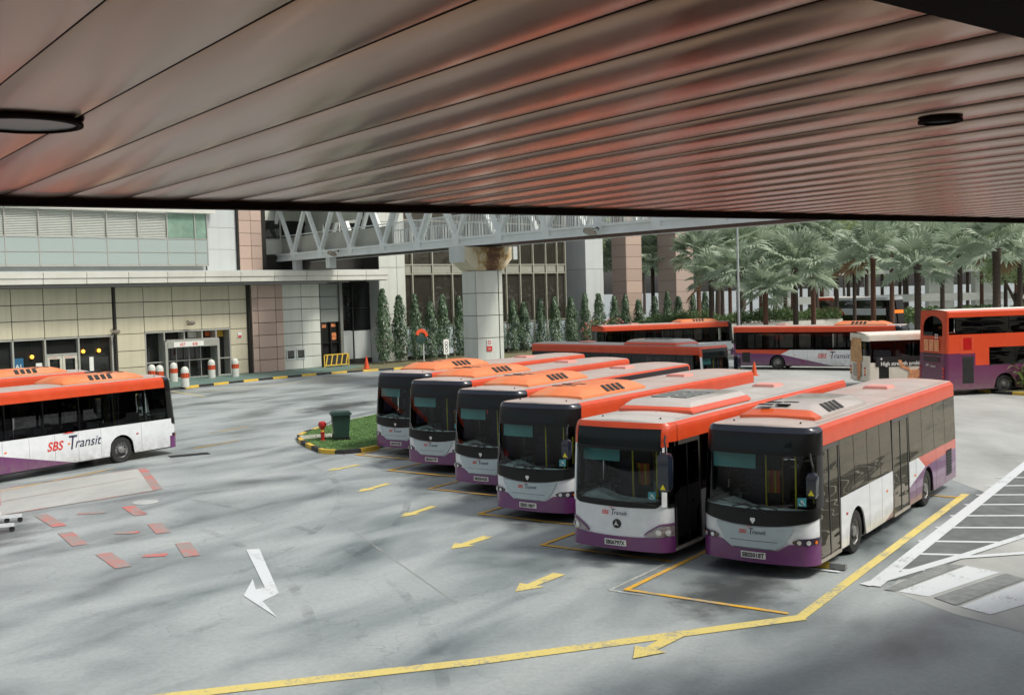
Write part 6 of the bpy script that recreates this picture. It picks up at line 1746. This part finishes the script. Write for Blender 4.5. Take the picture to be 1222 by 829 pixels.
# striped barrier at the service door
BR_ = thing('striped_barrier', 'black and yellow diagonal striped barrier in front of the service door', 'barrier', (*fp(7.7, -.9), .14), FROT)
mb = MB(); mb.box(-1.3, 1.3, -.04, .0, 1.0, 1.08); mb.box(-1.3, 1.3, -.04, 0, .12, .2); mb.box(-1.3, -1.22, -.04, .0, 0, 1.08); mb.box(1.22, 1.3, -.04, 0, 0, 1.08); obj('barrier_frame', mb, m_ky, BR_)
mb = MB(); mb.box(-1.22, 1.22, -.0, .02, .2, 1.0); obj('barrier_board', mb, m_kb, BR_)
for k in range(0, 9, 2):
    mb = MB(); x = -1.15 + k * .26; mb.prism([(x - .02, .2), (x + .1, .2), (x + .28, 1.0), (x + .16, 1.0)], -.035, -.01, lambda a, b, c: (a, c, b)); obj('stripe_slat', mb, m_ky if k % 2 == 0 else m_kb, BR_)
def cone(x, y, z, lab, s=1):
    t = thing('traffic_cone', lab, 'traffic cone', (x, y, z), 0, 'orange traffic cones'); t.scale = (s, s, s)
    cpart('cone', 'cone_body', lambda: MB().lathe([(.2, .04), (.05, .9), (.0, .91)], 16), m_bor, t)
    cpart('cone', 'white_band', lambda: MB().lathe([(.125, .42), (.13, .42), (.088, .66), (.082, .66)], 16), m_plate, t)
    cpart('cone', 'cone_base', lambda: MB().box(-.26, .26, -.26, .26, 0, .045), m_bor, t)
cone(-11.7, 89.0, .13, 'orange and white traffic cone on the kerb by the dark recess', 1.1)
cone(15.9, 73.0, 0, 'small orange traffic cone behind the fourth bus roof', 1.0)
# green wheelie bin
m_bin = mat('bin_green', srgb(40, 66, 58), .45, var=.1, scale=5)
BN = thing('wheeled_bin', 'dark green wheeled bin standing on the grass island', 'bin', (-7.05, 45.0, .14), radians(14))
mb = MB(); rows = []
for z, w_, d_ in ((.12, .29, .27), (.9, .36, .36), (1.02, .37, .38)): rows.append([(-w_, -d_, z), (w_, -d_, z), (w_, d_, z), (-w_, d_, z)])
V = [v for r in rows for v in r]; F = [(3, 2, 1, 0), (8, 9, 10, 11)] + [(j * 4 + i, j * 4 + (i + 1) % 4, j * 4 + 4 + (i + 1) % 4, j * 4 + 4 + i) for j in range(2) for i in range(4)]
mb.add(V, F); obj('bin_body', mb, m_bin, BN)
mb = MB(); mb.prism([(-.42, -.4), (-.36, -.46), (.36, -.46), (.42, -.4), (.42, .42), (-.42, .42)], 1.02, 1.08); mb.prism([(-.36, -.38), (.36, -.38), (.36, .36), (-.36, .36)], 1.08, 1.14); obj('lid', mb, m_bin, BN)
mb = MB(); mb.tube([(-.36, .5, 1.0), (.36, .5, 1.0)], .02, 8); mb.box(-.36, -.33, .38, .5, .98, 1.02); mb.box(.33, .36, .38, .5, .98, 1.02); obj('handle', mb, m_bin, BN)
for x in (-.3, .3):
    mb = MB(); mb.lathe([(.0, -.03), (.12, -.03), (.12, .03), (0, .03)], 14, 'x', (x, .26, .12)); obj('wheel', mb, m_rubber, BN)
mb = MB(); mb.box(-.32, .32, -.30, .1, .04, .12); mb.box(-.36, .36, -.34, -.28, .0, .06); obj('foot_bar', mb, m_black, BN)
# red and yellow hydrant post
HY = thing('fire_hydrant', 'short red and yellow hydrant post with ball top beside the green bin', 'hydrant', (-7.75, 44.7, .14)); HY.scale = (.85, .85, .88)
m_hr = mat('hydrant_red', srgb(176, 30, 32), .4, coat=.4)
mb = MB(); mb.lathe([(.11, 0), (.11, .03), (.09, .05), (.09, .34), (.12, .36), (.12, .40), (.09, .42)], 18); obj('base_post', mb, m_hr, HY)
mb = MB(); mb.lathe([(.092, .34), (.092, .48), (.07, .5)], 18); obj('yellow_ring', mb, m_ky, HY)
mb = MB(); mb.lathe([(.07, .5), (.1, .56), (.17, .66), (.2, .75), (.17, .85), (.08, .9), (0, .91)], 20); obj('ball_head', mb, m_hr, HY)
mb = MB(); mb.tube([(-7.6, 44.8, .8), (-7.35, 44.9, .95), (-7.2, 44.9, 1.0)], .015, 6); tag(obj('hose_pipe', mb, m_stem), 'thin pipe between the hydrant post and the green bin', 'pipe')
# convex mirror and white sign by the trees
CM = thing('traffic_mirror', 'dark backed convex traffic mirror with an orange hood on a white post', 'mirror', (-7.4, 92.9, .13), FROT)
mb = MB(); mb.tube([(0, 0, 0), (0, 0, 1.6)], .05, 10); mb.tube([(0, 0, 1.6), (0, 0, 2.9)], .04, 10); obj('post', mb, m_bol, CM)
mb = MB(); mb.lathe([(0, -.02), (.5, -.02), (.56, .02), (.5, .14), (.3, .2), (0, .22)], 24, 'y', (-.45, -.25, 2.25)); obj('mirror_back', mb, m_bin, CM)
mb = MB()
for k in range(10): a = pi * (.05 + .72 * k / 9); mb.bar((-.45 + cos(a) * .58, -.3, 2.25 + sin(a) * .58), (-.45 + cos(a + .27) * .58, -.3, 2.25 + sin(a + .27) * .58), .3, .07, (0, 1, 0))
obj('mirror_hood', mb, m_bor, CM)
WS = thing('road_sign', 'small white rectangular sign with black rings on a short post beside the mirror', 'road sign', (-5.55, 93.6, .13), FROT)
mb = MB(); mb.tube([(0, 0, 0), (0, 0, .9)], .05, 8); obj('post', mb, m_bol, WS)
mb = MB(); mb.box(-.3, .3, -.03, .0, .75, 2.0); obj('sign_panel', mb, m_plate, WS)
mb = MB()
for z in (1.68, 1.38, 1.05): mb.lathe([(.16, -.04), (.16, -.034), (.11, -.034), (.11, -.04), (.16, -.04)], 16, 'y', (0, 0, z))
obj('sign_symbol', mb, m_inkb, WS)
# wheel stop beside the nearest bus
for i, (l, w_, lab) in enumerate(((22.4, -8.05, 'yellow and grey rubber wheel stop beside the front wheel of the nearest bus'),)):
    x, y = LW(l, w_); t = thing('wheel_stop', lab, 'wheel stop', (x, y, .02), -YB)
    for k in range(4):
        mb = MB(); a = -.75 + k * .34; mb.prism([(-.09, 0), (.09, 0), (.05, .11), (-.05, .11)], a, a + .335, lambda p_, q_, r_: (r_, p_, q_)); obj('stop_segment', mb, m_ky if k != 3 else m_int, t)
x, y = LW(22.05, -8.1); flat('wheel_stop_line', [stripe(LW(22.1, -9.4), LW(22.15, -7.5), .12)], pm_wht, .024)
# red and white trolley barrier at the left edge
TB = thing('barrier_trolley', 'red and white barrier frame on white castored feet at the left edge', 'barrier', (-13.55, 29.9, 0), radians(20))
mb = MB(); mb.box(-.5, .1, .3, .42, .14, .22); obj('foot', mb, m_white, TB); mb = MB(); mb.box(-.5, .0, -1.0, -.88, .14, .22); obj('foot', mb, m_white, TB)
for x, y in ((.05, .36), (-.28, .36), (-.06, -.94)): mb = MB(); mb.lathe([(0, -.03), (.07, -.03), (.07, .03), (0, .03)], 12, 'y', (x, y, .07)); obj('castor', mb, m_rubber, TB)
mb = MB(); mb.box(-.52, -.42, -1.0, .42, .22, .3); mb.box(-.5, -.44, .33, .39, .22, 1.9); mb.box(-.5, -.44, -.97, -.91, .22, 1.9); obj('frame', mb, m_white, TB)
mb = MB(); mb.box(-.52, -.42, -1.0, .42, 1.6, 1.95); mb.box(-.515, -.425, .3, .42, .5, 1.1); obj('red_panel', mb, m_redp, TB)

# ------------------------------------------------------------------ vehicles
PB = lambda l, w_: LW(l, w_)
G = 'parked single-deck buses in the bays'
make_bus('scania', (4.82, 22.46), 34.6, 'nearest bus at the front right of the row, with doors and long bronze windows', 'SBS5018T', glass=m_tintb, pale=True, vest=True, group=G)
make_bus('citaro', (2.15, 23.96), 34.9, 'bus second from the right in the row, with orange-framed front and star badge', 'SBS6797X', board=True, vest=True, group=G)
make_bus('scania', (0.32, 28.44), 35.2, 'bus third from the right in the row, just left of the orange-framed one', 'SBS5186Y', group=G)
make_bus('scania', (-1.0, 32.72), 34.4, 'bus third from the left in the row, dark advert strip on its roof rail', 'SBS5042R', dark_rail=True, board=True, group=G)
make_bus('scania', (-2.77, 36.89), 34.0, 'bus second from the left in the row, with a hi-vis vest behind its windscreen', 'SBS5077P', vest=True, group=G)
make_bus('scania', (-4.39, 41.10), 34.3, 'leftmost bus of the row, nose beside the grass island', 'SBS5033B', group=G)
make_bus('scania', (-14.12, 44.1), 212.5, 'bus at the left edge showing its white side with large red and navy lettering', 'SBS5120L', logo_off=True, vest=True, group='buses at the left edge')
make_bus('scania', (-18.9, 48.9), 214, 'bus hidden behind the left edge bus, only its roof and roof housing showing', 'SBS5121J', group='buses at the left edge')
G2 = 'single-deck buses parked across the back'
make_bus('citaro', (10.1, 54.35), -43, 'black-windowed bus parked crosswise behind the row, orange edged, front to the right', 'SBS6801J', group=G2)
make_bus('scania', (18.2, 93.2), 251, 'farthest orange-roofed bus at the back, below the narrow trees', 'SBS5060E', group=G2)
make_bus('scania', (26.6, 74.0), 302, 'long purple, orange and white bus at the back, front hidden by the white bus', 'SBS5099M', logo_off=True, group=G2)
# white advert bus
m_adw = mat('advert_white', srgb(224, 218, 204), .4, var=.06, coat=.3, dirt=(srgb(216, 190, 160), .3))
def advert_bus(pos, yaw):
    b = B1; t = thing('single_deck_bus', 'cream white advert bus with raised arms picture, left of the double-decker', 'bus', (pos[0], pos[1], 0), -radians(yaw), G2)
    side_common(t, b, 'adv', m_adw, mat('advert_rail', srgb(222, 214, 200), .4, var=.06, scale=1.2, dirt=(srgb(226, 120, 70), .85)), m_tint, m_tint); rear_common(t, b, 'advr', m_adw, m_adw)
    (front_scania)(t, b, 'scaniaf'); cpart('adv', 'roof', lambda: b.roof(MB()), m_ddroof, t)
    skin = mat('print_skin', srgb(214, 150, 108), .6, var=.35, scale=5); X = -b.W - .012
    def poly(name, pts, m, key):
        def f():
            mb = MB(); mb.prism(pts, -.012, .0, lambda y, z, e: (X + e - .0, y, z)); return mb
        return cpart('ad' + key, name, f, m, t)
    def f():
        m = MB(); m.box(X - .006, X, 6.6, 11.5, 1.16, 1.72); return m
    cpart('ad', 'black_advert_band', f, m_inkb, t)
    def f():
        m = MB(); put_text(m, 'High strength probiotic', .30, (X - .008, 11.2, 1.22), (0, -1, 0), (0, 0, 1), 0, .008, .95); put_text(m, '+', .3, (X - .008, 11.25, 1.5), (0, -1, 0), (0, 0, 1), 0, .006); return m
    cpart('adt', 'advert_lettering', f, m_plate, t)
    c = 9.1
    poly('printed_torso', [(c - .65, .34), (c + .6, .34), (c + .42, .75), (c + .48, .95), (c - .5, .95), (c - .42, .7)], skin, 'to')
    poly('printed_arm', [(c + .4, .9), (c + .55, .92), (c + .95, 1.1), (c + 1.1, 1.5), (c + .92, 1.52), (c + .75, 1.2), (c + .42, 1.05)], skin, 'a1')
    poly('printed_arm', [(c - .42, .9), (c - .6, .92), (c - .98, 1.1), (c - 1.05, 1.5), (c - .88, 1.52), (c - .75, 1.2), (c - .44, 1.05)], skin, 'a2')
    poly('printed_shorts', [(c - .6, .34), (c + .1, .34), (c + .0, .55), (c - .5, .6)], mat('print_grey', srgb(150, 160, 160), .6), 'sh')
    tan = mat('print_tan', srgb(190, 148, 100), .6, var=.3, scale=3)
    def f():
        m = MB(); y = b.L + .03; m.prism([(.75, 2.75), (-.55, 2.75), (-.7, 1.5), (-.35, 1.35), (.85, 1.4), (.95, 1.9)], 0, .012, lambda x, z, e: (x, y + e, z)); return m
    cpart('ad', 'printed_coat', f, tan, t)
    def f():
        m = MB(); y = b.L + .032; m.prism([(.1, 1.38), (-.5, 1.38), (-.45, .7), (-.2, .38), (.05, .38), (.0, .8)], 0, .012, lambda x, z, e: (x, y + e, z)); return m
    cpart('ad', 'printed_leg', f, skin, t)
    return t
advert_bus((31.7, 64.6), 264.5)
make_dd((33.5, 60.1), 258, 'orange and purple double-deck bus at the right edge, seen from behind', m_dd)
make_dd((41.0, 117.5), 332, 'white and orange double-deck bus far away behind the palm trunks', m_ddw, key='ddf')
